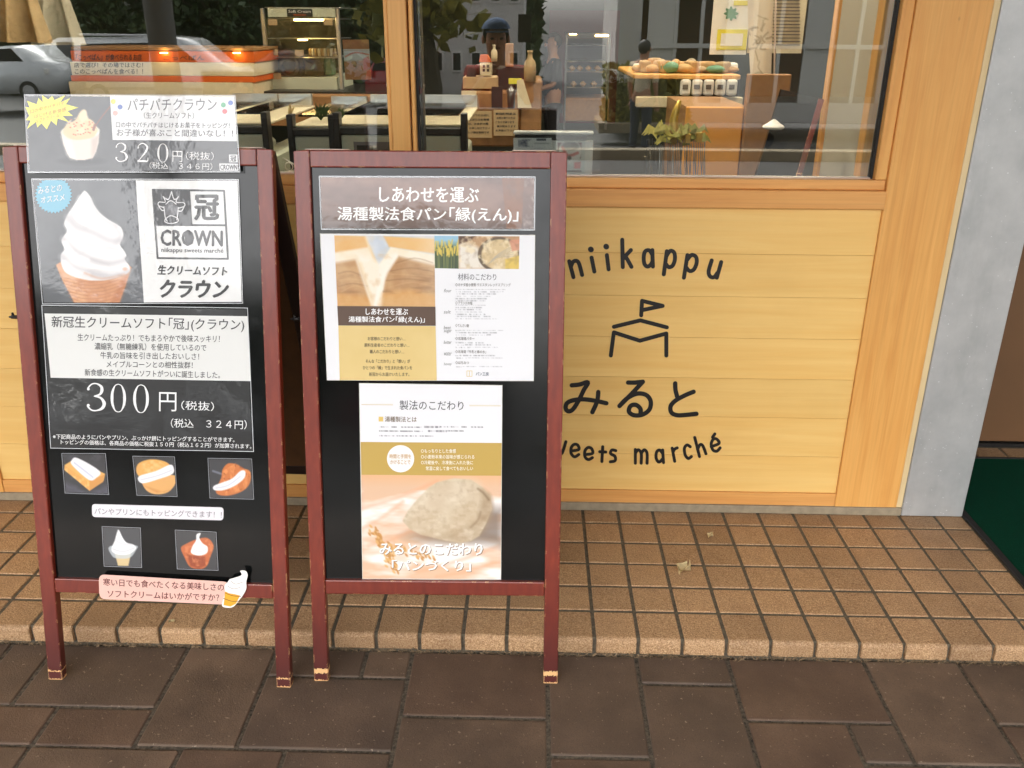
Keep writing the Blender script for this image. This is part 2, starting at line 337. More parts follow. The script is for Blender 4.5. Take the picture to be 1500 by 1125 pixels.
def text_geo(s, bold=0., res=2):
    cu = bpy.data.curves.new('t', 'FONT'); cu.body = s; cu.resolution_u = res; cu.offset = bold; cu.fill_mode = 'FRONT'
    o = bpy.data.objects.new('t', cu); COL.objects.link(o); dg = bpy.context.evaluated_depsgraph_get(); dg.update()
    me = bpy.data.meshes.new_from_object(o.evaluated_get(dg)); v = np.empty(len(me.vertices)*3); me.vertices.foreach_get('co', v); f = [list(p.vertices) for p in me.polygons]
    bpy.data.objects.remove(o); bpy.data.curves.remove(cu); bpy.data.meshes.remove(me); return v.reshape(-1, 3)[:, :2], f
def text(pl, s, bl, br, h, parent, w, col=(40, 40, 42), bold=0., shear=0., mat='print_laminated', name='lettering', res=2):
    """a line of lettering whose ink box runs from photo point bl to br along its foot and is h photo pixels high"""
    v, f = text_geo(s, 0, res)
    if bold:                                          # heavier strokes: the same outlines again, moved a little and a hair higher
        n = len(v); sh = [(-bold, 0), (bold, 0), (0, bold*.7), (0, -bold*.7)]; lift = np.concatenate([np.full(n, k*.00005) for k in range(5)])
        f = f+[[i+n*(k+1) for i in q] for k in range(4) for q in f]; v = np.vstack([v]+[v+np.array(d) for d in sh])
    else: lift = 0.
    lo, hi = v.min(0), v.max(0); q = (v-lo)/(hi-lo)
    a = pl.uv(*bl); b = pl.uv(*br); c = pl.uv(bl[0]-shear*0, bl[1]-h)
    uv = a+q[:, :1]*(b-a)+q[:, 1:]*((c-a)+np.array([shear, 0])*np.linalg.norm(c-a))
    P = pl.pos(uv, w)+np.multiply.outer(lift, np.asarray(pl.n)) if bold else pl.pos(uv, w)
    return mesh(name, P, f, mat, parent, colours=np.tile(lin(col), (len(P), 1)))
def smooth_path(p, closed=False, k=6):
    p = np.asarray(p, float); out = []; n = len(p)
    for i in range(n-1 if not closed else n):
        a, b, c, d = (p[(i-1) % n] if (closed or i > 0) else p[0]), p[i], p[(i+1) % n], (p[(i+2) % n] if (closed or i < n-2) else p[-1])
        for t in np.linspace(0, 1, k, endpoint=False): out.append(.5*((2*b)+(c-a)*t+(2*a-5*b+4*c-d)*t*t+(3*b-a-3*c+d)*t**3))
    if not closed: out.append(p[-1])
    return np.array(out)
def stroke_geo(p, wd):
    """a ribbon with round ends along a path; widths per point"""
    p = np.asarray(p, float); wd = np.full(len(p), wd, float) if np.isscalar(wd) else np.interp(np.linspace(0, 1, len(p)), np.linspace(0, 1, len(wd)), wd)
    d = np.gradient(p, axis=0); d /= np.linalg.norm(d, axis=1)[:, None]+1e-9; nn = np.stack([-d[:, 1], d[:, 0]], 1)
    L = p+nn*wd[:, None]/2; Rr = p-nn*wd[:, None]/2; n = len(p); V = list(L)+list(Rr); F = [[i, i+1, n+i+1, n+i] for i in range(n-1)]
    for e, sg in ((0, -1), (n-1, 1)):
        a0 = math.atan2(nn[e][1], nn[e][0]); m = 7; ids = [e]
        for k in range(1, m): t = a0-sg*math.pi*k/m; V.append(p[e]+wd[e]/2*np.array([math.cos(t), math.sin(t)])); ids.append(len(V)-1)
        ids.append(n+e); F.append(ids)
    prog = np.zeros(len(V)); prog[:n] = np.linspace(0, 1, n); prog[n:2*n] = prog[:n]; prog[2*n:2*n+6] = 0; prog[2*n+6:] = 1
    return np.array(V), F, prog
def strokes(pl, paths, width, parent, w, name='lettering', col=(40, 40, 42), mat='print_laminated', sm=False, tf=lambda q: q):
    """photo-pixel brush strokes laid on a plane; each stroke rises a hair so that crossings never share a plane"""
    V, F, C = [], [], 0
    for i, p in enumerate(paths):
        wd = width
        if isinstance(p, tuple) and len(p) == 2 and isinstance(p[1], (list, float, int)) and isinstance(p[0], list): p, wd = p
        pp = np.array([tf(q) for q in p], float)
        pp = smooth_path(pp) if sm and len(pp) > 2 else np.vstack([np.vstack([pp[j]+(pp[j+1]-pp[j])*t for t in np.linspace(0, 1, 5)[:-1]]) for j in range(len(pp)-1)]+[pp[-1:]])
        if not sm and len(pp) > 5:      # sharp corners: one ribbon per segment
            raw = np.array([tf(q) for q in p], float)
            for j in range(len(raw)-1):
                v, f, g = stroke_geo(raw[j:j+2], wd if np.isscalar(wd) else wd[:2]); uv = np.array([pl.uv(*q) for q in v]); P = pl.pos(uv, w+.00006*(i+j+g.mean()*0)); V.append(P); F += [[k+C for k in q] for q in f]; C += len(P)
            continue
        v, f, g = stroke_geo(pp, wd); uv = np.array([pl.uv(*q) for q in v])
        base = pl.pos(uv, w+.00006*i); P = base+np.asarray(pl.n)*(g[:, None]*.00025); V.append(P); F += [[k+C for k in q] for q in f]; C += len(P)
    V = np.vstack(V); return mesh(name, V, F, mat, parent, colours=np.tile(lin(col), (len(V), 1)))
def polymesh(pl, pts, parent, w, col, name='print', mat='print_laminated', thick=0, **pr):
    uv = np.array([pl.uv(*q) for q in pts]); P = pl.pos(uv, w); n = len(P); F = [list(range(n))]
    if thick: P = np.vstack([P, pl.pos(uv, w-thick)]); F += [[i, i+n, (i+1) % n+n, (i+1) % n] for i in range(n)]+[list(range(2*n-1, n-1, -1))]
    return mesh(name, P, F, mat, parent, colours=np.tile(lin(col), (len(P), 1)), **pr)
def rrect(c, r, k=5):
    """photo corners tl, tr, br, bl with rounded corners"""
    c = [np.array(q, float) for q in c]; out = []
    for i in range(4):
        a = c[i]; p = (c[i-1]-a)/np.linalg.norm(c[i-1]-a); q = (c[(i+1) % 4]-a)/np.linalg.norm(c[(i+1) % 4]-a)
        for t in np.linspace(0, 1, k): out.append(a+p*r*(1-t)**2+q*r*t**2)
    return out
# painter primitives, all in photo pixels, for printed pictures only
def vnoise(x, y, s, seed=0, octv=4):
    out = 0; amp = .5
    for o in range(octv):
        r = np.random.default_rng(seed*17+o); G = r.random((64, 64)); X = x/s*2**o+seed*3.1; Y = y/s*2**o+seed*7.7; xi = np.floor(X).astype(int); yi = np.floor(Y).astype(int)
        fx = X-xi; fy = Y-yi; fx = fx*fx*(3-2*fx); fy = fy*fy*(3-2*fy); g = lambda a, b: G[(xi+a) % 64, (yi+b) % 64]
        out = out+amp*((g(0, 0)*(1-fx)+g(1, 0)*fx)*(1-fy)+(g(0, 1)*(1-fx)+g(1, 1)*fx)*fy); amp *= .5
    return out/(1-.5**octv)
def sdpoly(x, y, pts):
    p = np.array(pts, float); d = np.full(x.shape, 1e9); ins = np.zeros(x.shape, bool); n = len(p)
    for i in range(n):
        a, b = p[i], p[(i+1) % n]; e = b-a; t = np.clip(((x-a[0])*e[0]+(y-a[1])*e[1])/(e@e+1e-9), 0, 1)
        d = np.minimum(d, np.hypot(x-a[0]-t*e[0], y-a[1]-t*e[1])); c = ((a[1] > y) != (b[1] > y)) & (x < (b[0]-a[0])*(y-a[1])/(b[1]-a[1]+1e-12)+a[0]); ins ^= c
    return np.where(ins, -d, d)
def sdline(x, y, pts):
    p = np.array(pts, float); d = np.full(x.shape, 1e9)
    for a, b in zip(p, p[1:]):
        e = b-a; t = np.clip(((x-a[0])*e[0]+(y-a[1])*e[1])/(e@e+1e-9), 0, 1); d = np.minimum(d, np.hypot(x-a[0]-t*e[0], y-a[1]-t*e[1]))
    return d
class Pic:
    def __init__(s, x, y, col): s.x, s.y = x, y; s.c = np.tile(np.array(col, float), (len(x), 1))
    def put(s, a, col): a = np.clip(a, 0, 1)[:, None]; s.c = s.c*(1-a)+np.asarray(col, float)*a; return s
    def poly(s, pts, col, f=1., al=1., sm=False):
        if sm: pts = smooth_path(pts, True, 4)
        return s.put(al*np.clip(.5-sdpoly(s.x, s.y, pts)/f, 0, 1), col)
    def line(s, pts, w, col, f=1., al=1., sm=True):
        if sm and len(pts) > 2: pts = smooth_path(pts, False, 4)
        return s.put(al*np.clip((w/2-sdline(s.x, s.y, pts))/f+.5, 0, 1), col)
    def ell(s, cx, cy, rx, ry, col, f=1., al=1., rot=0):
        c, q = math.cos(rot), math.sin(rot); X = (s.x-cx)*c+(s.y-cy)*q; Y = -(s.x-cx)*q+(s.y-cy)*c
        return s.put(al*np.clip((1-np.hypot(X/rx, Y/ry))*min(rx, ry)/f+.5, 0, 1), col)
    def noise(s, sc, seed, col, lo=.5, hi=.8, al=1., mask=None, st=(1, 1)):
        a = np.clip((vnoise(s.x*st[0], s.y*st[1], sc, seed)-lo)/(hi-lo), 0, 1)*al
        if mask is not None: a = a*np.clip(.5-sdpoly(s.x, s.y, mask)/1.5, 0, 1)
        return s.put(a, col)

# ================================================================== SETTING
G = -.045                                            # pavement level; the tiled platform top is z = 0
pave = empty('pavement', (-.3, -.8, G), kind='structure')
box('joint_bed', (-6, -3.2, G-.12), (3.2, -.578, G-.0038), 'joint_sand', pave)
U = .103
slabs = [(-2.06, -1.647, -.775, -.574), (-1.647, -1.543, -.775, -.574), (-1.543, -1.235, -.775, -.574), (-1.235, -1.03, -.88, -.574), (-1.03, -.82, -.668, -.574),
         (-.82, -.716, -.668, -.574), (-1.03, -.716, -.88, -.668), (-.716, -.407, -.78, -.574), (-.407, -.204, -.88, -.574), (-.204, .003, -.668, -.574), (-.204, .003, -.98, -.668),
         (.003, .311, -.772, -.574), (.003, .212, -.98, -.772), (.212, .311, -.88, -.772), (.311, .523, -.88, -.574), (.523, .73, -.768, -.574), (.523, .73, -.98, -.768), (.73, 1.04, -.78, -.574),
         (-1.44, -1.235, -.885, -.775), (-1.85, -1.44, -.885, -.775), (-2.06, -1.85, -.98, -.775), (-1.85, -1.44, -1.19, -.885), (-1.44, -1.137, -1.09, -.885), (-1.137, -.93, -.985, -.88), (-.93, -.716, -.985, -.88),
         (-.716, -.407, -1.09, -.78), (-.407, -.204, -1.09, -.88), (.212, .523, -1.09, -.88), (.73, 1.04, -1.09, -.78), (-1.137, -.716, -1.29, -.985), (-.204, .212, -1.19, -.98), (.523, .73, -1.19, -.98)]
_g = lambda a, n: [round(a+.1033*i, 4) for i in range(n)]
for yy_ in _g(-1.2833, 7):                             # whatever the traced stones leave open is paved on the same grid
    run = None
    for xx_ in _g(-2.0575, 31):
        cx_, cy_ = xx_+.05, yy_+.05; free = not any(a < cx_ < b and c < cy_ < d for a, b, c, d in slabs)
        if free and run is not None and xx_-run < .25: pass
        elif free and run is None: run = xx_
        else:
            if run is not None: slabs.append((run, xx_, yy_, yy_+.1033))
            run = xx_ if free else None
    if run is not None: slabs.append((run, 1.04, yy_, yy_+.1033))
for i, (x0, x1, y0, y1) in enumerate(slabs):
    g = .0042; h = random.uniform(-.0012, .0012); bm = bmesh.new(); add_box(bm, (x0+g, y0+g, G-.05), (x1-g, y1-g, G+h), .0035, seg=2)
    c = Vector(((x0+x1)/2, (y0+y1)/2, G)); ti = Matrix.Translation(c) @ Matrix.Rotation(random.uniform(-.004, .004), 4, 'X') @ Matrix.Rotation(random.uniform(-.004, .004), 4, 'Y') @ Matrix.Translation(-c)
    for v in bm.verts: v.co = ti @ v.co
    bm_obj('paving_stone', bm, 'slab_brown', pave)
# the pavement goes on behind the camera as one laid field of the same stones
bm = bmesh.new(); yy = -1.29
while yy > -3.1:
    xx = -5.9+random.choice((0, .1)); d = random.choice((.206, .309))
    while xx < 3.1:
        w_ = random.choice((.206, .309, .412))
        if not (-2.1 < xx < 1.1 and yy > -1.2): add_box(bm, (xx+.004, yy-d+.004, G-.04), (xx+w_-.004, yy-.004, G-random.uniform(0, .002)))
        xx += w_
    yy -= d
for sx in ((-6, -2.06), (1.04, 3.2)):
    xx = sx[0]
    while xx < sx[1]-.1:
        for (a, b) in ((-.78, -.574), (-.985, -.78), (-1.29, -.985)): add_box(bm, (xx+.004, a+.004, G-.04), (min(xx+.309, sx[1])-.004, b-.004, G-.001))
        xx += .309
bm_obj('paving_field', bm, 'slab_brown', pave, kind='stuff')

plat = empty('tiled_platform', (-.5, -.3, 0), kind='structure')
box('grout_bed', (-6, -.566, G-.08), (.786, .02, -.0030), 'grout', plat)
def tile_bm(x0, x1, y0, y1, nose=False):
    bm = bmesh.new()
    if not nose: add_box(bm, (x0, y0, -.02), (x1, y1, 0), .0022, seg=2)
    else:       # bull-nosed edge tile: profile swept along X
        r = .012; prof = [(y1, -.012), (y1, -.0015), (y1-.0015, 0), (y0+r, 0)]+[(y0+r-r*math.sin(t), -r+r*math.cos(t)) for t in np.linspace(.3, math.pi/2, 5)]+[(y0+.0005, G+.006), (y0+.02, G+.006)]
        for x in (x0, x1): [bm.verts.new((x, a, b)) for a, b in prof]
        bm.verts.ensure_lookup_table(); n = len(prof)
        for i in range(n): j = (i+1) % n; bm.faces.new((bm.verts[i], bm.verts[j], bm.verts[n+j], bm.verts[n+i]))
        bm.faces.new(bm.verts[:n][::-1]); bm.faces.new(bm.verts[n:]); bmesh.ops.recalc_face_normals(bm, faces=bm.faces)
        es = [e for e in bm.edges if abs(e.verts[0].co.x-e.verts[1].co.x) < 1e-6 and e.verts[0].co.z > -.03]
        bmesh.ops.bevel(bm, geom=es, offset=.002, segments=1, affect='EDGES')
    return bm
g = .0048; y1_ = -.0714; rows = [(y1_+g, -.001)]+[(y1_-.1*(j+1)+g, y1_-.1*j-g) for j in range(4)]+[(-.5765, y1_-.4-g)]
protos = {}
for r, (a, b) in enumerate(rows):
    for k in range(-24, 8):
        x0 = .1*k+g*.9; x1 = min(.1*(k+1)-g*.9, .777)
        if x1-x0 < .03: continue
        key = (r if r in (0, 5) else 1, round(x1-x0, 3))
        if key not in protos:
            bm = tile_bm(0, x1-x0, 0, b-a, False) if r < 5 else tile_bm(0, x1-x0, 0, b-a, True)
            o = bm_obj('tile', bm, 'tile_beige'); me = o.data
            for v in me.vertices: v.co += o.location
            bpy.data.objects.remove(o); protos[key] = me
        o = bpy.data.objects.new('tile', protos[key]); COL.objects.link(o); o.parent = plat
        o.location = Vector((x0, a, random.uniform(-.0006, .0004)))-plat.location
        o.rotation_euler = (random.uniform(-.004, .004), random.uniform(-.004, .004), random.uniform(-.003, .003))
bm = bmesh.new()
for k in range(-59, -24):
    for (a, b) in rows: add_box(bm, (.1*k+g, a, -.03), (.1*(k+1)-g, b, 0), .002)
bm_obj('tile_field', bm, 'tile_beige', plat, kind='stuff')

# debris caught along the foot of the platform
V, F = [], []
def shard(c, l, w, rot, tilt, z=.001):
    n = len(V); d = np.array([math.cos(rot), math.sin(rot), math.sin(tilt)]); e = np.array([-math.sin(rot), math.cos(rot), .3*random.random()]); b = np.array([0, 0, .3*l*random.random()])
    V.extend([c-d*l/2, c+e*w/2+b, c+d*l/2, c-e*w/2+b]); F.append([n, n+1, n+2, n+3])
for i in range(5200):
    x = random.uniform(-2.1, 1.05); y = -.5775-abs(random.gauss(0, .0042)); s = random.uniform(.001, .004)
    shard(np.array([x, y, G+random.uniform(.000, .007)]), s*random.choice((1, 1, 2.2)), s*.6, random.uniform(0, 6.3), random.uniform(-.5, .5))
for i in range(260):
    x = random.uniform(-2.1, 1.05); l = random.uniform(.012, .03)
    shard(np.array([x, -.582-abs(random.gauss(0, .005)), G+.007]), l, random.uniform(.0012, .004), random.gauss(0, .5), random.uniform(-.3, .3))
for i in range(500):
    x = random.uniform(-2, 1); y = random.uniform(-1.0, -.58); shard(np.array([x, y, G+.002]), random.uniform(.0008, .002), .001, random.uniform(0, 6), 0)
mesh('leaf_litter', V, F, 'litter', kind='stuff')

# ------------------------------------------------------------------ shopfront
ZL = [.870, .752, .639, .526, .411, .297, .180, .066]
fac = empty('shop_facade', (-.7, 0, 0), 'timber shopfront with pale horizontal boards, orange posts and large windows', 'building')
PX0, PX1 = -1.978, .4143
for i in range(7):      # each board laid in two lengths behind the signs
    box('plank', (PX0+.0006, .003, ZL[i+1]+.0003), (PX1-.0006, .02, ZL[i]-.0003), 'plank_wood', fac, .0006)
box('backing', (-2.4, .021, .03), (PX1+.1, .06, .868), 'dark', fac)
box('base_strip', (-6, -.006, 0.0004), (.6045, .05, .0255), 'concrete', fac, .002)
box('bottom_rail', (PX0+.0005, -.002, .0262), (PX1-.0005, .02, .0655), 'rail_wood', fac, .001)
box('post', (-2.16, -.004, .0262), (PX0, .09, 2.75), 'post_wood', fac, .0015)
box('post', (PX1, -.004, .0262), (.5879, .09, 2.75), 'post_wood', fac, .0015)
box('trim_strip', (.5885, -.002, .0262), (.6045, .09, 2.75), 'pale_strip', fac, .001)
zs = at_y(900, 276, 0)[2]; zg = at_y(900, 264.5, .0)[2]
box('sill_rail', (PX0+.0005, -.012, .8705), (PX1-.0006, .02, zs), 'rail_wood', fac, .0025, seg=2)
box('glazing_bead', (PX0+.001, .004, zs+.0005), (PX1-.001, .05, zg+.006), 'rail_wood', fac, .0025, seg=2)
mx = [at_y(x, 0, 0)[0] for x in (560, 567, 594.3, 597, 603)]
box('mullion', (mx[1]-.001, -.004, zg+.0066), (mx[2], .09, 2.75), 'post_wood', fac, .002)
box('glazing_bead', (mx[0], .004, zg+.0066), (mx[1]-.0015, .05, 2.75), 'post_wood', fac, .002)
box('glazing_bead', (mx[3], .002, zg+.0066), (mx[4], .05, 2.75), 'post_wood', fac, .002)
gx = [at_y(x, 0, 0)[0] for x in (1311, 1320, 1322, 1326, 1340)]
box('glazing_bead', (gx[2]+.004, .003, zg+.0066), (PX1+.0-.0005 if gx[2] < PX1 else gx[2]+.02, .05, 2.75), 'post_wood', fac, .002)
box('gasket', (gx[2]-.001, .022, zg+.006), (gx[2]+.0035, .045, 2.75), 'rubber', fac)
box('gasket', (mx[4]+.0005, .022, zg+.006), (mx[4]+.006, .045, 2.75), 'rubber', fac)
box('inner_bead', (gx[0]-.004, .046, zg+.004), (gx[2]-.001, .09, 2.75), 'post_wood', fac, .001)
box('inner_bead', (mx[4]+.0065, .046, zg+.004), (mx[4]+.013, .09, 2.75), 'steel_dark', fac, .001)
box('gasket', (-1.95, .024, zg+.0065), (gx[2], .044, zg+.0085), 'pale_metal', fac)
box('glass_pane', (mx[4]+.003, .030, zg+.004), (gx[2]+.001, .036, 2.75), 'window_glass', fac)
box('glass_pane', (-1.977, .030, zg+.004), (mx[0]+.003, .036, 2.75), 'window_glass', fac)
box('head_rail', (-2.16, -.01, 2.76), (.62, .1, 2.95), 'rail_wood', fac, .002)
box('canopy', (-9, -4.3, 2.96), (6, .1, 3.15), 'soffit', fac)
box('side_panel', (-7, 0, .0), (-2.165, .09, 2.95), 'plank_wood', fac, .001)
# painted shop name
wallp = Plane((0, 0, 0), (1, 0, 0), (0, 0, 1), (0, -1, 0))
fz = lambda q: (800+q[0]/2.446, 300+q[1]/2.446)
W0 = -.0022
def sign(paths, width, name='lettering', sm=True):
    o = strokes(wallp, paths, width, fac, W0, name, (10, 10, 11), 'vinyl_black', sm, fz); return o
L = 14.5/2.446
for k, ps in {'n': [[(83, 203), (98, 260)], [(89, 222), (97, 205), (110, 202), (119, 214), (129, 252)]], 'i': [[(163, 190), (173, 240)], [(160, 160), (160.5, 161)]], 'i2': [[(218, 181), (224, 232)], [(215, 150), (215.5, 151)]],
              'k': [[(273, 126), (275, 224)], [(304, 163), (290, 178), (277, 194)], [(285, 186), (295, 203), (306, 223)]], 'a': [[(381, 163), (383, 222)], [(381, 180), (370, 164), (355, 168), (350, 190), (353, 213), (364, 222), (376, 214), (382, 202)]],
              'p': [[(433, 167), (422, 250)], [(431, 185), (445, 166), (459, 172), (462, 195), (454, 218), (440, 224), (429, 212)]], 'p2': [[(507, 181), (494, 262)], [(505, 199), (521, 181), (537, 187), (540, 208), (530, 232), (515, 238), (503, 226)]],
              'u': [[(594, 200), (583, 238), (588, 257), (602, 260), (614, 245)], [(628, 206), (612, 262)]]}.items():
    for p in ps:
        if len(p) == 2 and abs(p[0][0]-p[1][0]) < 1: p[1] = (p[0][0]+1.2, p[0][1]+1.2)
    sign([(p, 20/2.446) if len(p) == 2 and abs(p[0][0]-p[1][0]) < 2 and abs(p[0][1]-p[1][1]) < 2 else p for p in ps], L)
sign([[(341, 397), (344, 345), (418, 363), (346, 378)], [(243, 438), (338, 415), (433, 440)], [(232, 541), (243, 458), (336, 488), (431, 462), (431, 541)]], 14.5/2.446, 'logo', False)
for ps in ([[(92, 648), (120, 645), (150, 637), (135, 665), (118, 700), (97, 733), (80, 741), (70, 730), (75, 712), (95, 702), (130, 698), (170, 702), (216, 712)], [(187, 672), (183, 705), (166, 744)]],
           [[(294, 638), (320, 638), (347, 635)], [(346, 636), (305, 680), (263, 722)], [(265, 720), (290, 695), (325, 678), (358, 682), (375, 705), (370, 735), (345, 753), (315, 755), (297, 742), (303, 722), (322, 718), (338, 732), (338, 752)]],
           [[(463, 641), (464, 665), (471, 692)], [(529, 671), (500, 683), (465, 702), (447, 722), (449, 745), (470, 755), (500, 754), (539, 750)]]):
    sign(ps, 16/2.446)
for ps in ([[(14, 852), (0, 846), (-8, 856), (6, 868), (4, 884), (-12, 884)]], [[(30, 860), (38, 893), (48, 865), (56, 893), (71, 850)]], [[(89, 883), (117, 878), (113, 862), (100, 860), (90, 872), (90, 892), (102, 904), (117, 896)]], [[(138, 896), (166, 892), (163, 875), (150, 871), (139, 884), (140, 905), (152, 914), (166, 907)]],
           [[(203, 868), (200, 921)], [(192, 886), (214, 887)]], [[(250, 882), (236, 880), (231, 892), (247, 903), (247, 918), (230, 922)]], [[(320, 878), (320, 927)], [(320, 892), (330, 879), (341, 892), (341, 927)], [(341, 892), (352, 879), (362, 892), (362, 927)]],
           [[(418, 880), (421, 925)], [(418, 893), (407, 880), (396, 888), (395, 910), (405, 923), (419, 910)]], [[(452, 873), (461, 920)], [(455, 888), (461, 877), (470, 872)]], [[(517, 868), (505, 862), (496, 874), (499, 898), (510, 910), (521, 903)]],
           [[(533, 835), (550, 903)], [(543, 878), (552, 861), (562, 865), (573, 893)]], [[(592, 868), (620, 856), (612, 841), (600, 841), (592, 858), (598, 879), (612, 884), (624, 872)], [(597, 834), (605, 822)]]):
    sign(ps, 11/2.446)

col_ = box('metal_column', (.619, -.006, .001), (.777, .16, 2.96), 'galvanised', None, .002, label='galvanised steel column between the orange post and the green mat', category=None) if False else None
bm = bmesh.new(); add_box(bm, (.6052, -.006, .001), (.777, .16, 2.95), .002)
bm_obj('metal_column', bm, 'galvanised', label='tall grey galvanised steel column beside the green door mat', cat='column')
# entrance recess on the right
mat_ = empty('door_mat', (1.2, -.1, 0), 'dark green bristle mat with black rubber edge beside the steel column', 'mat')
bm = bmesh.new(); add_box(bm, (.80, -.6, -.0), (2.2, .36, .004)); bm_obj('pile', bm, 'mat_green', mat_)
box('rubber_edge', (.7795, -.6, -.0), (.7995, .37, .006), 'rubber', mat_, .002); box('rubber_edge', (.8, .3605, -.0), (2.2, .372, .006), 'rubber', mat_, .002)
ent = empty('entrance_floor', (1.4, .2, 0), kind='structure'); box('floor_base', (.786, -.575, G-.08), (3.4, .9, -.004), 'grout', ent)
for k in range(8, 24): box('tile', (.1*k+g, .374, -.02), (.1*(k+1)-g, .449, 0), 'tile_beige', ent, .002)
door = empty('entrance_wall', (1.4, .46, 0), 'brown panelled entrance wall behind the green mat', 'wall')
box('panel', (.777, .462, .018), (2.6, .5, 2.9), 'door_brown', door, .002); box('skirting', (.777, .456, .0), (2.6, .5, .012), 'dark', door); box('side_wall', (.70, .162, 0), (.776, .46, 2.9), 'door_brown', door)

# dry leaves on the tiles
def dry_leaf(px, py, s, label):
    p = at_z(px, py, 0); n = 9; vs, fs = [], []
    for i in range(n):
        for j in range(5):
            u = i/(n-1); v = (j-2)/2; wd = math.sin(math.pi*min(.97, u*.9+.06))**.8*s*.42
            x = (u-.5)*s; y = v*wd; z = .002+.5*s*(abs(v)**1.6)*(.6+.4*math.sin(u*7))+.12*s*math.sin(u*9+v*2)
            vs.append((p[0]+x*math.cos(.9)-y*math.sin(.9), p[1]+x*math.sin(.9)+y*math.cos(.9), max(z, .001)))
    for i in range(n-1):
        for j in range(4): a = i*5+j; fs.append([a, a+1, a+6, a+5])
    mesh('dry_leaf', vs, fs, 'leaf_dry', smooth=True, label=label, cat='leaf')
dry_leaf(1001, 836, .046, 'curled pale dry leaf standing on the beige tiles below the shop name')
dry_leaf(1040, 786, .022, 'tiny flat scrap of dry leaf near the foot of the wall')
dry_leaf(252, 912, .014, 'thin scrap of dry leaf on the rounded tile edge under the left sign')

# ================================================================== A-FRAME BOARDS
def make_board(bl, br, lean, label, smat0, Hh, rear_reach):
    a = at_z(*bl, G); b = at_z(*br, G); ux = (b-a)/np.linalg.norm(b-a); Wd = np.linalg.norm(b-a); t = R_(lean)
    n = np.array([ux[1], -ux[0], 0])*math.cos(t)+np.array([0, 0, 1])*math.sin(t); v = np.cross(n, ux)
    root = empty('sandwich_board', (a+b)/2, label, 'sign board')
    M = Matrix(((ux[0], v[0], n[0], a[0]), (ux[1], v[1], n[1], a[1]), (ux[2], v[2], n[2], a[2]), (0, 0, 0, 1)))
    TH = .021
    def part(name, lo, hi, mat, bev=.0025, MM=M, **pr):
        bm = bmesh.new(); add_box(bm, lo, hi, bev, MM, 2); return bm_obj(name, bm, mat, root, **pr)
    sw = .0318
    def half(MM, H, front=True):
        smat = smat0 if front else 'stain_shaded'  # rear half: frame stain with the shade of the gap put into its colour
        foot = 0.0
        for x0 in (0, Wd-sw):
            bm = bmesh.new(); vs = add_box(bm, (x0, foot, -TH), (x0+sw, H, 0), .0028, None, 2)
            for q in bm.verts:                       # rounded top outer corner, foot cut level with the ground
                ox = min(q.co.x, Wd-q.co.x)
                if q.co.y > H-.012 and ox < .012: d = math.hypot(.012-ox, q.co.y-(H-.012)); k = min(1, .012/d) if d > 0 else 1; q.co.y = H-.012+(q.co.y-(H-.012))*k
                if q.co.y < .01: q.co.y += q.co.z*math.tan(t)*(-1)*0+(-q.co.z)*0
            bmesh.ops.transform(bm, matrix=MM, verts=bm.verts); bm_obj('leg', bm, smat, root)
        part('top_rail', (sw+.0004, H-.0335, -TH), (Wd-sw-.0004, H-.0006, -.0004), smat, MM=MM)
        part('bottom_rail', (sw+.0004, .2045, -TH), (Wd-sw-.0004, .2365, -.0004), smat, MM=MM)
        part('chalkboard' if front else 'back_panel', (sw-.004, .232, -TH+.004), (Wd-sw+.004, H-.03, -TH+.0105), 'chalkboard', 0, MM)
        part('backing_board', (sw+.0006, .2372, -TH+.0004), (Wd-sw-.0006, H-.0341, -TH+.0036), 'mdf_back', 0, MM)
    half(M, Hh)
    # rear half: hinged along the top, its feet on the platform
    top = a+v*Hh; top = top-n*.022
    nh = np.array([ux[1], -ux[0], 0]); L2 = Hh-.01; foot_z = 0.0; dz = top[2]-foot_z; dy = math.sqrt(L2*L2-dz*dz)
    f2 = top+(-nh)*dy; f2[2] = foot_z; v2 = (top-f2)/np.linalg.norm(top-f2); n2 = np.cross(v2, ux)*1.0   # faces the wall
    n2 = -np.cross(ux, v2) if np.dot(np.cross(ux, v2), nh) > 0 else np.cross(ux, v2)
    # build mirrored along u so the frame stays right-handed
    o2 = f2+ux*Wd; M2 = Matrix(((-ux[0], v2[0], n2[0], o2[0]), (-ux[1], v2[1], n2[1], o2[1]), (-ux[2], v2[2], n2[2], o2[2]), (0, 0, 0, 1)))
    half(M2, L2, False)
    for u0 in (.022, Wd-.022-.085):                  # hinge leaves on the top edge
        bm = bmesh.new(); add_box(bm, (u0, Hh+.0002, -.030), (u0+.085, Hh+.0018, -.004), .0004, M); bm_obj('hinge', bm, 'pale_metal', root)
    for uu, sgn in ((0, -1),):               # folding stay with a wing screw on each side
        bm = bmesh.new(); c = a+ux*(uu+sgn*.004)+v*.797-n*.010
        tube(bm, [c-ux*sgn*.004, c+ux*sgn*.012], .004, 10); tube(bm, [c+ux*sgn*.008-v*.001, c+ux*sgn*.010+v*.009], [.0035, .002], 8); tube(bm, [c+ux*sgn*.008, c+ux*sgn*.0125-v*.004-n*.012], [.0035, .0018], 8)
        tube(bm, [c+ux*sgn*.004, c+ux*sgn*.017], [.0028, .0018], 8)
        bm_obj('wing_screw', bm, 'black_metal', root, True)
        bm = bmesh.new(); c2 = f2+ux*uu+v2*.797+n2*-.004; tube(bm, [c+ux*sgn*.002, c*.5+c2*.5+ux*sgn*.002-np.array([0, 0, .05]), c2+ux*sgn*.002], .0025, 6); bm_obj('stay', bm, 'black_metal', root, True)
    return Plane(a, ux, v, n), root
BD1, r1 = make_board((70.5, 996), (426, 1008), 11.9, 'left wooden sandwich board covered in soft-serve ice cream notices', 'stain_left', 1.136, 0)
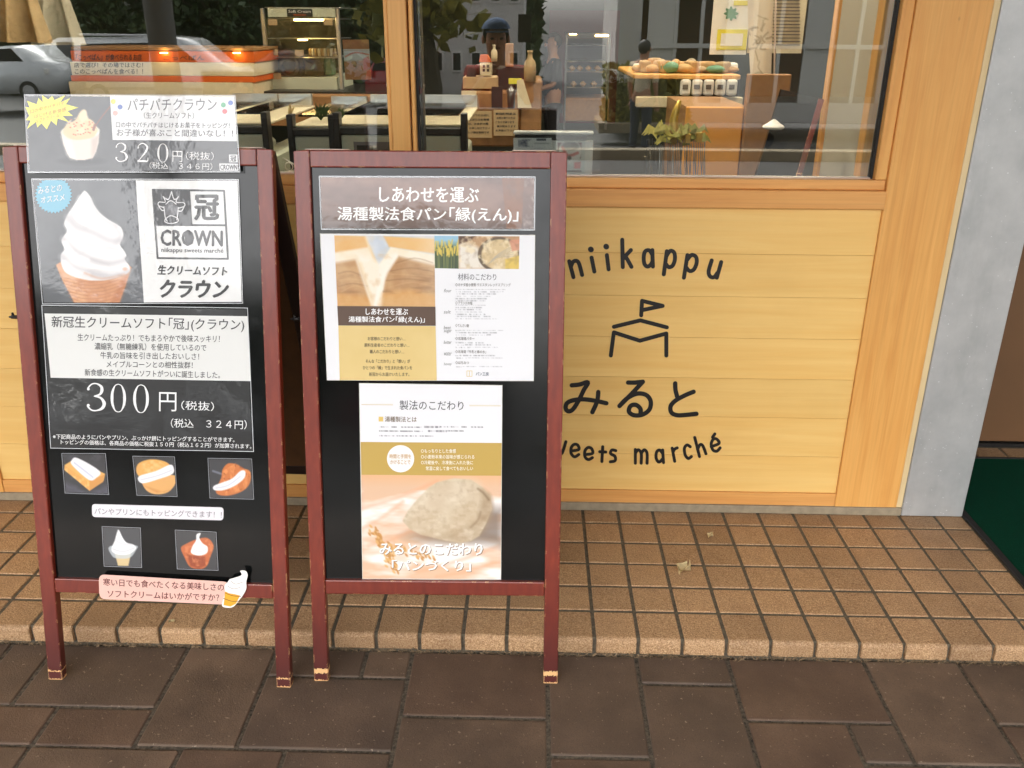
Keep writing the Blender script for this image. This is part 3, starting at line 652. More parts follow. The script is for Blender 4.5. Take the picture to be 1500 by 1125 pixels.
BD2, r2 = make_board((460, 998), (817, 1002), 11.2, 'right wooden sandwich board with bread posters, feet rubbed to pale wood', 'stain_right', 1.130, 0)
REC = -.0105                                          # chalkboard face lies this far behind the frame face

# ================================================================== NOTICES ON THE BOARDS
def shift(pl, w): return Plane(pl.o+pl.n*w, pl.u, pl.v, pl.n)
S1 = REC+.0004
LAM = 'print_laminated'; E1 = .0004; E2 = .0008; E3 = .0012; E4 = .0016
def notice(pl, corners, label, name='notice', lam=True, group=None):
    c = np.mean([pl.pos(pl.uv(*q))[0] for q in corners], 0); lo = min(pl.pos(pl.uv(*q))[0][2] for q in corners)
    r = empty(name, (c[0], c[1], lo), label, 'poster', group); return r
def clear_edge(pl, c, r, m=2.2):
    """laminate margin: a thin clear lip round the paper with pale cut edge lines"""
    q = [np.array(p, float) for p in c]; ctr = sum(q)/4
    for i in range(4):
        a, b = q[i], q[(i+1) % 4]; strokes(pl, [[tuple(a), tuple(b)]], 1.0, r, E1*.9, 'laminate_edge', (205, 208, 212), LAM)
# --- 320 yen notice
p = shift(BD1, .0016).with_bend(3, .0009); C = [(37, 139), (345, 140), (352, 252), (42, 253)]
r = notice(p, C, 'laminated notice priced 320 yen with a cup of ice cream, atop the left board')
DG = (74, 76, 80)  # near-black print with part of the sky glare put into this grey
def cup(x, y):
    P = Pic(x, y, DG); P.noise(40, 4, (92, 94, 98), .4, .8, .6); P.noise(15, 9, (40, 42, 46), .62, .75, .55, [(215, 209), (350, 209), (350, 250), (215, 250)], (.5, 1))  # dark blotches at lower right are tree reflections painted in
    P.ell(120, 236, 26, 5, (38, 38, 42), 6, .8)
    P.poly([(90, 197), (93, 212), (98, 224), (102, 231), (112, 234.5), (124, 234.5), (136, 231.5), (141, 222), (144.5, 209), (145.5, 193)], (236, 222, 210), 1.2, sm=False)
    P.poly([(90, 200), (98, 226), (104, 233), (112, 234), (104, 205)], (250, 240, 232), 6, .7); P.poly([(134, 204), (146, 196), (141, 224), (134, 233)], (198, 178, 166), 5, .6)
    P.ell(117.5, 193, 28.5, 11.5, (246, 236, 222), 1.2, 1, -.06); P.ell(117.5, 192, 25.5, 9.5, (232, 200, 156), 2, 1, -.06)
    P.poly([(93, 192), (98, 182), (110, 176), (116, 166), (121, 161), (126, 162), (128, 172), (137, 178), (142, 190), (136, 201), (112, 205), (98, 201)], (244, 206, 158), 2, 1, True)
    P.poly([(116, 168), (122, 161), (127, 165), (127, 175), (118, 177)], (250, 226, 186), 3, .9, True); P.noise(7, 5, (252, 228, 190), .5, .7, .8, [(95, 180), (126, 165), (142, 190), (112, 204)])
    for i in range(26):
        rr = np.random.default_rng(i); P.ell(rr.uniform(98, 137), rr.uniform(175, 198), 1.3, .8, (206, 88, 60), .8, .85)
    P.line([(163, 154), (150, 170), (138, 187)], 2.0, (128, 78, 66), 1, .9); P.line([(139, 183), (137, 190)], 4, (130, 70, 52), 1, .9)
    return P.c
sheet(p, 'laminate', C, r, 0.0001, LAM if False else 'clear_film')
panel(p, 'picture', [(39, 141), (344, 142), (350, 250), (44, 251)], r, E1, cup, 1.0)
panel(p, 'white_panel', [(162, 140.5), (344, 142), (347.5, 207), (166, 205)], r, E2, (236, 237, 238), 3)
st = []
for i, (rx, ry) in enumerate([(33, 20), (24, 12), (36, 22), (25, 14), (31, 24), (22, 14), (27, 28), (20, 14), (16, 27), (13, 13), (12, 26), (14, 13), (24, 25), (20, 13), (34, 20), (24, 10), (36, 9), (26, 6), (42, 4), (24, 6), (30, 18), (22, 11)]):
    a = math.pi*.75+2*math.pi*i/22; st.append((72+rx*math.cos(a)*1.05, 162-ry*math.sin(a)*1.0))
st = [(38.5, 157), (45, 158), (41, 148), (55, 153), (58, 144), (64, 150), (63, 139.5), (72, 146), (78, 141), (81, 147), (97, 139.5), (90, 150), (104, 144), (98, 153), (116, 158), (100, 163), (108, 170), (93, 170), (102, 179), (86, 174), (84, 184), (76, 177), (70, 190), (62, 181), (56, 187), (54, 179), (41, 189), (46, 177), (39, 176), (44, 170)]
polymesh(p, st, r, E2, (250, 244, 84), 'starburst')
for s, a, b, h in (('口の中でパチパチ', (46, 167), (96, 154), 6), ('はじける新食感', (52, 174), (98, 163), 6), ('ソフトクリーム！', (54, 181), (90, 171), 6)): text(p, s, a, b, h, r, E3, (204, 146, 66))
for x, y, c in ((167, 149, (246, 226, 90)), (177, 157, (84, 112, 190)), (170, 166, (248, 176, 166)), (328, 154, (84, 176, 128)), (338.5, 151, (96, 124, 200)), (330, 163.5, (236, 110, 116))):
    polymesh(p, [(x+3.6*math.cos(t), y+3.6*math.sin(t)) for t in np.linspace(0, 6.28, 13)[:-1]], r, E3, c, 'dot')
K = (92, 92, 96)
text(p, 'パチパチクラウン', (188, 162.5), (318, 162), 17.5, r, E3, K, 0, 0)
text(p, '（生クリームソフト）', (212, 174), (285, 174.5), 9.5, r, E3, K); text(p, '口の中でパチパチはじけるお菓子をトッピング！', (171, 187), (337, 188.5), 8.2, r, E3, K, .004); text(p, 'お子様が喜ぶこと間違いなし！！', (172, 199.5), (342, 201), 10.5, r, E3, K, .006)
DIG = {'3': ([(.1, .79), (.12, .86), (.3, .97), (.55, .98), (.78, .88), (.82, .74), (.72, .6), (.42, .53)], [1.1, .55, .5, .5, 1.0, 1.25, .8, .4], [(.42, .53), (.75, .47), (.94, .28), (.84, .1), (.55, .015), (.28, .03), (.1, .14), (.1, .2)], [.4, .8, 1.35, 1.1, .5, .5, .7, 1.2]),
       '2': ([(.12, .76), (.16, .88), (.38, .98), (.62, .97), (.85, .84), (.84, .66), (.6, .42), (.3, .18), (.1, .03)], [1.1, .6, .5, .6, 1.2, 1.3, 1.0, .6, .5], [(.1, .05), (.5, .05), (.88, .05), (.93, .22)], [.8, 1.1, .9, .4]),
       '0': ([(.5, .99), (.28, .93), (.12, .72), (.08, .5), (.12, .28), (.28, .07), (.5, .01), (.72, .07), (.88, .28), (.92, .5), (.88, .72), (.72, .93), (.5, .99)], [.35, .5, 1.2, 1.4, 1.2, .5, .35, .5, 1.2, 1.4, 1.2, .5, .35])}
def digit(pl, ch, x0, y0, x1, y1, par, w, col=(244, 244, 244)):
    d = DIG[ch]; ps = []
    for i in range(0, len(d), 2): ps.append(([(x0+(x1-x0)*a, y1-(y1-y0)*b) for a, b in d[i]], [k*(x1-x0)*.135 for k in d[i+1]]))
    strokes(pl, ps, 1, par, w, 'price_digit', col, LAM, True)
for ch, x0, x1, y1 in (('3', 170, 188, 237), ('2', 201.5, 219, 237.5), ('0', 231.5, 247.5, 238)): digit(p, ch, x0, y1-27.5, x1, y1, r, E3)
Wh = (240, 240, 240)
text(p, '円', (253.5, 237), (268, 237.5), 16, r, E3, Wh); text(p, '（税抜）', (273, 234), (314, 235), 12, r, E3, Wh); text(p, '（税込　３４６円）', (220, 247.5), (312, 249), 10, r, E3, Wh)
panel(p, 'logo_box', [(336, 226.5), (348.5, 226.7), (349, 238), (336.6, 238)], r, E3, (232, 232, 234), 6); text(p, '冠', (338, 237), (347, 237), 9, r, E4, DG, .03)
panel(p, 'logo_box', [(322, 239.5), (349.3, 240), (350, 250), (322.6, 250)], r, E3, (232, 232, 234), 6); text(p, 'CROWN', (323.5, 249), (348.5, 249.3), 8, r, E4, DG, .03)
clear_edge(p, C, r)

# --- cone and crown logo
p = shift(BD1, S1).with_bend(5, .0008, .0014); C = [(47, 262), (350, 263), (356, 444), (63, 445)]
r = notice(p, C, 'laminated poster with a tall soft-serve cone beside the crown logo', 'cone_poster')
ice = [(125.5, 280), (133, 289), (138, 300), (145, 310), (154, 318), (163, 324), (172, 329), (178.5, 335), (180.5, 346), (176, 358), (181, 366), (185, 374), (183, 380), (189, 389), (190, 397), (181, 403), (157, 410), (138, 411), (121, 409), (100, 402), (91, 391), (89, 374), (94, 365), (90, 352), (98, 338), (94, 327), (99, 314), (107, 302), (114, 292), (121, 281.5)]
def cone(x, y):
    P = Pic(x, y, (84, 87, 92)); P.noise(50, 2, (102, 105, 110), .35, .75, .8)
    P.poly([(82, 388), (92, 412), (101, 428), (110, 446), (174, 446), (184, 418), (192.5, 392), (186, 385), (90, 383)], (214, 152, 108), 1.4)
    P.poly([(84, 390), (96, 414), (112, 446), (128, 446), (118, 415)], (232, 178, 132), 7, .7); P.poly([(160, 446), (176, 415), (192, 392), (185, 418), (175, 446)], (186, 116, 74), 5, .6)
    for i in range(9): P.line([(88+i*2.3, 405+i*5), (120, 412+i*5), (150, 411.5+i*5), (186-i*1.2, 401+i*5.2)], 1.1, (178, 112, 74), 1.2, .45)
    P.noise(6, 3, (190, 124, 84), .5, .75, .4, [(84, 395), (110, 446), (174, 446), (190, 398)])
    P.poly(ice, (238, 236, 235), 1.6, 1, True)
    sh = (176, 172, 176)
    for ln, w_, al in (([(99, 318), (112, 332), (135, 340), (160, 352), (178, 352)], 9, .5), ([(93, 350), (108, 366), (130, 378), (158, 386), (183, 381)], 8, .55), ([(91, 376), (104, 390), (125, 398), (160, 404), (188, 398)], 9, .5), ([(133, 292), (140, 309), (156, 324), (170, 330)], 5, .4),
                       ([(98, 338), (118, 352), (142, 361), (172, 365)], 4, .35), ([(104, 306), (108, 322), (126, 333)], 5, .3), ([(170, 334), (176, 345), (170, 356)], 6, .35)): P.line(ln, w_, sh, 7, al)
    for ln, w_ in (([(118, 290), (112, 308), (118, 322), (136, 330)], 7), ([(96, 356), (108, 371), (128, 381)], 5), ([(97, 330), (108, 344), (128, 351), (150, 359)], 5), ([(95, 384), (110, 396), (130, 402)], 4)): P.line(ln, w_, (254, 253, 252), 6, .8)
    P.noise(10, 8, (200, 196, 200), .62, .85, .35, ice, (.7, 1.4)); P.line([(124, 400), (150, 408), (182, 402)], 3, (214, 160, 130), 3, .5); P.ell(183, 394, 3.5, 2.5, (222, 170, 140), 2, .8)
    return P.c
sheet(p, 'laminate', C, r, 0.0001)
panel(p, 'picture', [(49, 264), (200, 264.5), (212, 443), (65, 443)], r, E1, cone, 1.0)
panel(p, 'white_panel', [(199.5, 264.3), (348.5, 265), (354.5, 442), (211.5, 443)], r, E1*1.2, (238, 239, 238), 3)
bd = []
for i in range(64):
    a = 2*math.pi*i/64; q = 27.5 if i % 2 else 24.5; bd.append((79.5+q*math.cos(a), 285.5+q*math.sin(a)))
bd = [(max(x_, 49+(y_-264)*.088), max(y_, 264)) for x_, y_ in bd]
polymesh(p, bd, r, E2, (100, 180, 208), 'sticker'); text(p, 'みるとの', (57, 285), (92, 280), 10.5, r, E3, (250, 250, 250), .012); text(p, 'オススメ', (61, 298), (96, 293.5), 9.5, r, E3, (250, 250, 250), .012)
D = (66, 67, 70)
strokes(p, [[(224.5, 278), (329, 279.5)], [(329, 279.5), (334.5, 379)], [(334.5, 379), (231.5, 378)], [(231.5, 378), (224.5, 278)], [(228, 329.5), (331, 330)], [(277.5, 279), (281, 329.5)]], 2.8, r, E2, 'logo_frame', D, LAM, False)
panel(p, 'logo_field', [(225, 279), (277.5, 279.5), (281, 329), (228.5, 328.5)], r, E2*.9, D, 3)
strokes(p, [[(252, 281), (247.5, 292), (241, 289)], [(252, 281), (256, 292), (262, 289)], [(240, 288), (243, 296), (234, 296), (233, 301), (241, 304)], [(262, 288), (259, 296), (270, 297), (271, 302), (262, 305)], [(241, 303), (243, 318), (246, 324)], [(262, 304), (261, 316), (260, 322)],
            [(243, 321), (251, 316), (261, 320), (261, 325), (251, 327.5), (243, 325), (243, 321)], [(244, 299), (251, 294), (259, 299)], [(233, 301), (238, 308), (242, 308)], [(271, 302), (267, 309), (262, 309)]], 1.5, r, E3, 'logo_emblem', (226, 226, 228), LAM, True)
polymesh(p, [(242, 302), (247, 299), (251, 301), (256, 299), (262, 302), (261, 314), (252, 316), (243, 315)], r, E3*.97, (104, 104, 108), 'logo_emblem')
text(p, '冠', (285, 323), (322, 323), 38, r, E3, (40, 40, 42), .035, .0)
text(p, 'CROWN', (236, 360), (327, 361.5), 24, r, E3, (58, 58, 62), .03); polymesh(p, [(277+5.5*math.cos(t_), 348+11*math.sin(t_)) for t_ in np.linspace(0, 6.28, 20)[:-1]], r, E4, (58, 58, 62), 'logo_letter_fill')
text(p, 'niikappu sweets marché', (237, 371), (328, 372.5), 8.5, r, E3, (70, 70, 74), .012)
text(p, '生クリームソフト', (231, 402), (333, 404), 14, r, E3, (40, 40, 42), .04, .12); text(p, 'クラウン', (233, 436), (334, 437), 27, r, E3, (40, 40, 42), .05, .12)
clear_edge(p, C, r)

# --- 300 yen notice
p = shift(BD1, S1).with_bend(9, .001, .0016); C = [(62, 447), (363, 451), (372, 661), (75, 656)]
r = notice(p, C, 'laminated notice priced 300 yen, white text panel above black, below the cone poster')
sheet(p, 'laminate', C, r, 0.0001)
panel(p, 'black_panel', [(63.5, 449), (361.5, 453), (370, 659.5), (76.5, 654.5)], r, E1, (13, 13, 14), 3)
panel(p, 'white_panel', [(66, 459), (363, 463), (367.5, 558), (75, 553)], r, E2, (232, 233, 230), 3)
K = (62, 62, 64)
text(p, '新冠生クリームソフト｢冠｣(クラウン)', (76.5, 482), (358, 486.5), 19.5, r, E3, K, .008)
for s, a, b, h in (('生クリームたっぷり！でもまろやかで後味スッキリ！', (114.6, 499), (322.5, 501.5), 10.5), ('濃縮乳（無糖練乳）を使用しているので', (139.5, 512), (303, 514.5), 10.5), ('牛乳の旨味を引き出したおいしさ！', (148, 525), (292.5, 527), 10), ('メイプルコーンとの相性抜群！', (157, 538), (283, 539.5), 9.8), ('新食感の生クリームソフトがついに誕生しました。', (125, 550), (323, 554), 10)):
    text(p, s, a, b, h, r, E3, K, .006)
Wh = (244, 244, 244)
for ch, x0, x1, y0, y1 in (('3', 127.5, 155, 561, 601.5), ('0', 163, 185, 562, 603.5), ('0', 196, 218.5, 563, 604.5)): digit(p, ch, x0, y0, x1, y1, r, E2, Wh)
text(p, '円', (233.6, 602), (259, 602.5), 28, r, E2, Wh); text(p, '（税抜）', (266, 600), (314, 602), 13.5, r, E2, Wh); text(p, '（税込　３２４円）', (251, 626), (362, 628.5), 13.5, r, E2, Wh)
text(p, '※下記商品のようにパンやプリン、ぶっかけ餅にトッピングすることができます。', (78.5, 642.5), (344, 647.5), 7.2, r, E2, Wh, .01); text(p, 'トッピングの価格は、各商品の価格に税抜１５０円（税込１６２円）が加算されます。', (90, 650.5), (369, 657), 7.2, r, E2, Wh, .01)
clear_edge(p, C, r)

# --- five little product cards
def sand(x, y):
    P = Pic(x, y, (48, 47, 50)); P.noise(14, 3, (88, 86, 96), .5, .8, .6); P.poly([(95, 706), (130, 722), (160, 708), (160, 724), (96, 722)], (120, 118, 140), 8, .35)
    P.poly([(95, 681), (108, 673), (154, 694), (152, 704), (131, 719), (94, 688)], (232, 176, 96), 1.3); P.poly([(131, 704), (153, 695), (151, 706), (131, 719)], (214, 150, 76), 1.2); P.poly([(95, 682), (130, 706), (131, 718), (95, 689)], (222, 160, 80), 1.5, .7)
    P.poly([(105, 674), (114, 671), (146, 690), (141, 700), (130, 703), (106, 682)], (240, 238, 240), 1.5, 1, True); P.line([(109, 678), (122, 688), (136, 699)], 2, (196, 198, 216), 1.5, .8); P.noise(4, 6, (246, 206, 130), .55, .7, .6, [(95, 682), (130, 706), (131, 718), (95, 689)]); return P.c
def puff(x, y):
    P = Pic(x, y, (58, 58, 60)); P.poly([(206, 702), (214, 718), (228, 724), (246, 721), (257, 708), (255, 696), (210, 698)], (228, 172, 104), 1.3, 1, True); P.poly([(200, 692), (202, 680), (214, 674), (228, 673), (244, 677), (250, 685), (240, 692), (210, 700)], (232, 172, 92), 1.3, 1, True)
    P.noise(8, 4, (246, 206, 140), .45, .7, .7, [(200, 692), (202, 680), (228, 673), (250, 685), (240, 692), (210, 700)]); P.poly([(203, 698), (228, 690), (248, 681), (254, 684), (253, 694), (232, 702), (208, 708)], (244, 242, 242), 1.4, 1, True); P.line([(206, 703), (230, 697), (251, 689)], 1.6, (196, 196, 208), 1.5, .7); P.poly([(212, 712), (230, 722), (248, 718), (240, 721)], (200, 130, 64), 4, .6); return P.c
def crois(x, y):
    P = Pic(x, y, (60, 60, 63)); P.line([(312, 690), (330, 696)], 3, (150, 156, 176), 2, .6); P.poly([(324, 700), (326, 688), (334, 679), (346, 680), (356, 686), (366, 690), (367, 704), (360, 716), (344, 724), (326, 726), (316, 720)], (206, 118, 58), 1.5, 1, True)
    P.noise(6, 7, (232, 152, 88), .45, .7, .8, [(326, 690), (346, 678), (367, 692), (360, 716), (330, 726)], (1.6, .6)); P.noise(4, 8, (160, 80, 36), .6, .75, .6, [(326, 690), (346, 678), (367, 692), (360, 716), (330, 726)])
    P.poly([(313, 712), (325, 707), (340, 701), (352, 690), (359, 690), (358, 700), (345, 711), (328, 718), (314, 718)], (242, 241, 243), 1.5, 1, True); P.line([(316, 715), (334, 711), (352, 698)], 1.8, (198, 200, 212), 1.5, .7); return P.c
def cupice(x, y):
    P = Pic(x, y, (66, 68, 72)); P.poly([(166, 803), (173, 829), (188, 829), (193, 805)], (214, 190, 140), 1.5); P.poly([(161, 800), (164, 814), (172, 818), (190, 817), (199, 806), (199, 799)], (196, 204, 208), 1.5, .8, True)
    P.poly([(174, 776), (180, 788), (186, 795), (196, 798), (199, 804), (188, 812), (171, 812), (163, 805), (168, 792), (171, 781)], (240, 240, 240), 1.5, 1, True); P.line([(165, 804), (180, 808), (196, 803)], 2, (196, 198, 202), 2, .7); P.line([(170, 792), (180, 797), (192, 798)], 2, (200, 200, 206), 2, .6); return P.c
def tart(x, y):
    P = Pic(x, y, (60, 61, 64)); P.poly([(265, 803), (272, 797), (288, 790), (304, 788), (313, 800), (308, 816), (303, 829), (292, 834), (278, 830), (270, 816)], (196, 104, 58), 1.5, 1, True); P.poly([(274, 812), (300, 815), (302, 828), (291, 833), (279, 829)], (142, 62, 34), 3, .8); P.noise(5, 4, (224, 140, 90), .5, .7, .6, [(265, 803), (304, 788), (313, 800), (303, 829), (278, 830)])
    P.poly([(288, 783), (294, 781), (292, 788), (297, 796), (304, 801), (303, 810), (292, 814), (280, 810), (282, 800), (287, 792)], (244, 242, 240), 1.3, 1, True); P.line([(283, 804), (293, 808), (303, 804)], 1.6, (206, 204, 206), 1.5, .7); return P.c
for C, fn, lb in (([(91, 664), (155, 664), (160, 724), (96, 722)], sand, 'small card with a cream-filled sandwich loaf, left of the upper three cards'), ([(195, 668), (256, 669), (260, 727), (201, 725)], puff, 'small card with a round cream puff, middle of the upper three cards'),
                  ([(305, 671), (369, 672), (372, 731), (308, 729)], crois, 'small card with a cream-filled croissant, right of the upper three cards'), ([(150, 771), (206, 773), (208, 831), (153, 829)], cupice, 'small card with soft serve in a clear cup, lower left'), ([(257, 776), (317, 779), (320, 835), (260, 833)], tart, 'small card with soft serve in a brown pastry, lower right')):
    p = shift(BD1, S1).with_bend(int(C[0][0]), .0006, .001); r = notice(p, C, lb, 'product_card', group='product cards on the left board'); sheet(p, 'laminate', C, r, 0.0001)
    cc = sum(np.array(q) for q in C)/4; I_ = [tuple(cc+(np.array(q)-cc)*.955) for q in C]; panel(p, 'picture', I_, r, E1, fn, .9); strokes(p, [[C[i], C[(i+1) % 4]] for i in range(4)], .8, r, E1*.8, 'laminate_edge', (150, 152, 158), LAM, False)
# --- white strip and pink sign
p = shift(BD1, S1).with_bend(21, .00003, .001); C = [(135, 738), (328, 743), (327.5, 762), (135.5, 757)]; r = notice(p, C, 'narrow white strip with rounded ends between the product cards', 'caption_strip')
polymesh(p, rrect(C, 5), r, E1, (236, 232, 236), 'paper', thick=.0006); text(p, 'パンやプリンにもトッピングできます！！', (139, 753), (325, 758.5), 9.5, r, E2, (128, 122, 130))
p = shift(BD1, .0012).with_bend(22, .00003, .0008); C = [(145, 841), (336, 852), (332, 885.5), (146, 877)]; r = notice(p, C, 'pink paper sign with brown words across the lower rail of the left board', 'pink_sign')
polymesh(p, rrect(C, 9), r, E1, (240, 190, 176), 'paper', thick=.0006); text(p, '寒い日でも食べたくなる美味しさの', (151.5, 857.5), (328.5, 865.5), 11, r, E2, (104, 48, 46), .012); text(p, 'ソフトクリームはいかがですか？', (158, 874), (321.5, 880), 10.5, r, E2, (104, 48, 46), .012)
p = shift(BD1, .0030).with_bend(23, .00003, .0008); C = [(325, 836), (363, 836), (363, 890), (325, 890)]; r = notice(p, C, 'cut-out soft-serve cone with orange wafer stuck to the end of the pink sign', 'cone_cutout')
ctl = smooth_path([(352, 836), (360, 836), (363, 842), (361, 852), (361, 862), (356, 872), (351, 878), (345, 886), (338, 890), (326, 888), (327, 878), (330, 868), (329, 858), (334, 852), (337, 848), (344, 846), (354, 842)], True, 4)
polymesh(p, ctl, r, E1, (246, 242, 236), 'paper', thick=.0006)
polymesh(p, [(330, 866), (340, 869), (352, 872), (346, 884), (338, 888), (328, 886)], r, E2, (236, 172, 40), 'wafer'); strokes(p, [[(330, 868), (341, 872), (353, 873)], [(328, 876), (340, 880), (349, 880)]], 1.0, r, E3, 'wafer_line', (150, 92, 20), LAM, True)
polymesh(p, smooth_path([(331, 862), (334, 854), (340, 849), (350, 847), (357, 843), (356, 839), (360, 840), (361, 847), (358, 853), (358, 860), (353, 868), (345, 870), (334, 868)], True, 3), r, E2, (252, 252, 250), 'swirl'); strokes(p, [[(334, 858), (342, 862), (352, 860)], [(339, 851), (346, 855), (356, 852)]], 1.1, r, E3, 'swirl_line', (196, 184, 178), LAM, True)

# --- right board: brown title strip
p = shift(BD2, S1).with_bend(31, .0012, .0018); C = [(468, 258), (784, 259), (783, 337), (471, 336)]; r = notice(p, C, 'brown laminated title strip with large white words, top of the right board', 'title_strip')
def brown(x, y):
    P = Pic(x, y, (122, 92, 80)); P.noise(40, 3, (150, 112, 94), .35, .75, .9, None, (.5, 1)); P.noise(60, 6, (92, 66, 58), .4, .7, .6, None, (.4, 1.4)); P.put(np.clip((y-300)/45, 0, 1)*.65, (58, 42, 36)); P.noise(30, 8, (136, 84, 50), .3, .6, .9, [(735, 258), (768, 258), (764, 337), (742, 337)]); P.noise(12, 8, (190, 176, 172), .4, .7, .6, [(768, 258), (784, 258), (784, 337), (766, 337)])
    P.noise(14, 5, (90, 62, 48), .4, .9, .3); return P.c
sheet(p, 'laminate', C, r, 0.0001); panel(p, 'picture', [(469.5, 260), (782.5, 261), (781.5, 335), (472.5, 334)], r, E1, brown, 1.3)
text(p, 'しあわせを運ぶ', (555.5, 296), (701.5, 297), 22.5, r, E2, (250, 250, 248), .02); text(p, '湯種製法食パン｢縁(えん)｣', (494.5, 326), (759, 327.5), 23.5, r, E2, (250, 250, 248), .018); clear_edge(p, C, r)
# --- bread poster
p = shift(BD2, S1).with_bend(33, .0011, .0018); C = [(469, 342), (784, 344), (782, 558), (479, 557)]; r = notice(p, C, 'wide white poster of split bread loaves with yellow panel and ingredient list', 'bread_poster')
def bread(x, y):
    P = Pic(x, y, (196, 206, 218)); P.noise(30, 5, (226, 228, 230), .3, .7, .8)
    P.poly([(488, 356), (536, 346), (556, 392), (548, 450), (492, 450)], (236, 208, 160), 3); P.poly([(488, 344), (534, 346), (540, 366), (490, 372)], (228, 172, 96), 3, .9); P.poly([(488, 370), (540, 362), (548, 382), (490, 388)], (246, 236, 216), 4, .9)
    P.poly([(488, 386), (522, 380), (538, 420), (548, 480), (488, 480)], (186, 138, 88), 6); P.poly([(562, 346), (640, 350), (640, 372), (570, 362)], (232, 184, 112), 3); P.poly([(556, 388), (572, 362), (640, 374), (640, 480), (548, 480)], (246, 236, 214), 3)
    P.poly([(566, 400), (584, 376), (640, 390), (640, 480), (556, 480)], (176, 128, 78), 6); P.noise(22, 3, (206, 164, 112), .25, .8, .8, [(488, 386), (522, 380), (546, 480), (488, 480)], (.5, 1.5)); P.noise(20, 7, (196, 150, 98), .3, .8, .8, [(566, 400), (584, 376), (640, 390), (640, 440), (560, 440)], (.5, 1.6))
    P.poly([(488, 428), (545, 434), (548, 480), (488, 480)], (214, 156, 84), 9, .8); P.poly([(560, 430), (600, 424), (640, 432), (640, 480), (556, 480)], (216, 158, 84), 9, .8); P.noise(10, 9, (230, 200, 150), .35, .8, .25); [P.line([(a0, y0+3*math.sin(a0+y0)), ((a0+a1)/2, y0-4+3*math.sin(y0)), (a1, y0+2)], 1.3, cc, 2.2, .5) for (a0, a1, y0, cc) in [(496, 530, 402, (140, 94, 54)), (498, 534, 410, (214, 172, 120)), (496, 538, 417, (136, 90, 50)), (500, 540, 425, (216, 176, 124)), (572, 634, 396, (132, 86, 46)), (568, 636, 404, (210, 166, 112)), (566, 630, 411, (128, 84, 46)), (570, 636, 418, (208, 164, 110)), (576, 628, 389, (204, 160, 108)), (580, 634, 383, (136, 92, 52))]]
    P.noise(9, 41, (124, 82, 46), .52, .95, .5, [(488, 390), (522, 384), (540, 430), (490, 430)], (.35, 1.5)); P.noise(9, 43, (124, 82, 46), .5, .95, .6, [(564, 404), (584, 380), (640, 392), (640, 430), (560, 430)], (.3, 1.6))
    P.poly([(524, 372), (556, 384), (582, 368), (562, 410), (552, 450), (546, 446), (536, 412)], (248, 240, 224), 8, .85); P.noise(10, 45, (214, 176, 124), .45, .9, .6, [(530, 372), (576, 372), (560, 452), (540, 452)]); P.noise(70, 47, (250, 246, 240), .3, .8, .35); P.line([(522, 378), (532, 410), (545, 446)], 4, (240, 226, 200), 4, .8); P.line([(550, 446), (562, 405), (580, 375)], 5, (250, 244, 230), 4, .8); return P.c
def wheat(x, y):
    P = Pic(x, y, (150, 196, 220)); P.put(np.clip((y-352)/14, 0, 1), (90, 106, 60))
    for i in range(60): q = np.random.default_rng(i); x0 = q.uniform(634, 674); P.line([(x0, 396), (x0+q.uniform(-2, 2), q.uniform(358, 372))], 1.0, (60, 76, 50) if i % 3 else (120, 130, 70), .8, .8, False)
    for i in range(34): q = np.random.default_rng(i+80); x0 = q.uniform(636, 672); y0 = q.uniform(351, 368); P.line([(x0, y0), (x0+q.uniform(-1.5, 1.5), y0+8)], 2.0, (222, 196, 84), 1, .9, False)
    return P.c
def bowl(x, y):
    P = Pic(x, y, (190, 150, 108)); P.poly([(672, 352), (700, 362), (712, 394), (672, 394)], (236, 228, 214), 6); P.poly([(672, 345), (696, 345), (690, 352), (672, 358)], (84, 56, 36), 3); P.ell(731, 373, 31, 26, (96, 80, 60), 1.5); P.ell(732, 373, 27, 22.5, (216, 192, 146), 2); P.noise(8, 3, (238, 222, 186), .5, .7, .8)
    for i in range(6): P.line([(714+i*3, 388-i*2), (730, 372+i), (752, 360+i*3)], .8, (180, 168, 150), .8, .8)
    P.poly([(746, 352), (761, 350), (761, 366), (750, 368)], (214, 150, 120), 2, .9); P.poly([(740, 380), (761, 374), (761, 394), (740, 394)], (226, 196, 96), 2); P.noise(6, 9, (130, 100, 70), .5, .95, .4); return P.c
def listing(x, y):
    P = Pic(x, y, (238, 239, 242)); n = vnoise(x, y*.01, 1.1, 3, 2)
    for y0, k, x1 in ((424, 6, 745), (447, 7, 738), (484, 3, 745), (502, 3, 730), (521, 2, 742), (537, 1, 745)):
        for i in range(k):
            yy = y0+i*3.35; e = x1-(abs(math.sin(i*12.9+y0))*34); n = vnoise(x+i*13, y*0+yy, 1.2, 3, 2); P.put((np.abs(y-yy) < .8)*(x > 667)*(x < e)*np.clip((n-.3)*1.2, 0, .5), (110, 110, 116))
    return P.c
def yellow(x, y): P = Pic(x, y, (222, 194, 124)); P.noise(60, 2, (228, 202, 136), .4, .7, .8); return P.c
sheet(p, 'paper', C, r, 0.0, 'white'); panel(p, 'list_panel', [(470, 343), (783.4, 345), (781.4, 557.3), (479.8, 556.4)], r, E1, listing, 1.0, 'print_paper')
PM = 'print_paper'
panel(p, 'loaf_picture', [(490, 344.6), (636.5, 345.5), (638, 477), (496, 476)], r, E2, bread, 1.0, PM); panel(p, 'dark_band', [(494.5, 448), (638, 449), (638.5, 477), (496, 476.5)], r, E3, (88, 64, 48), 3, PM)
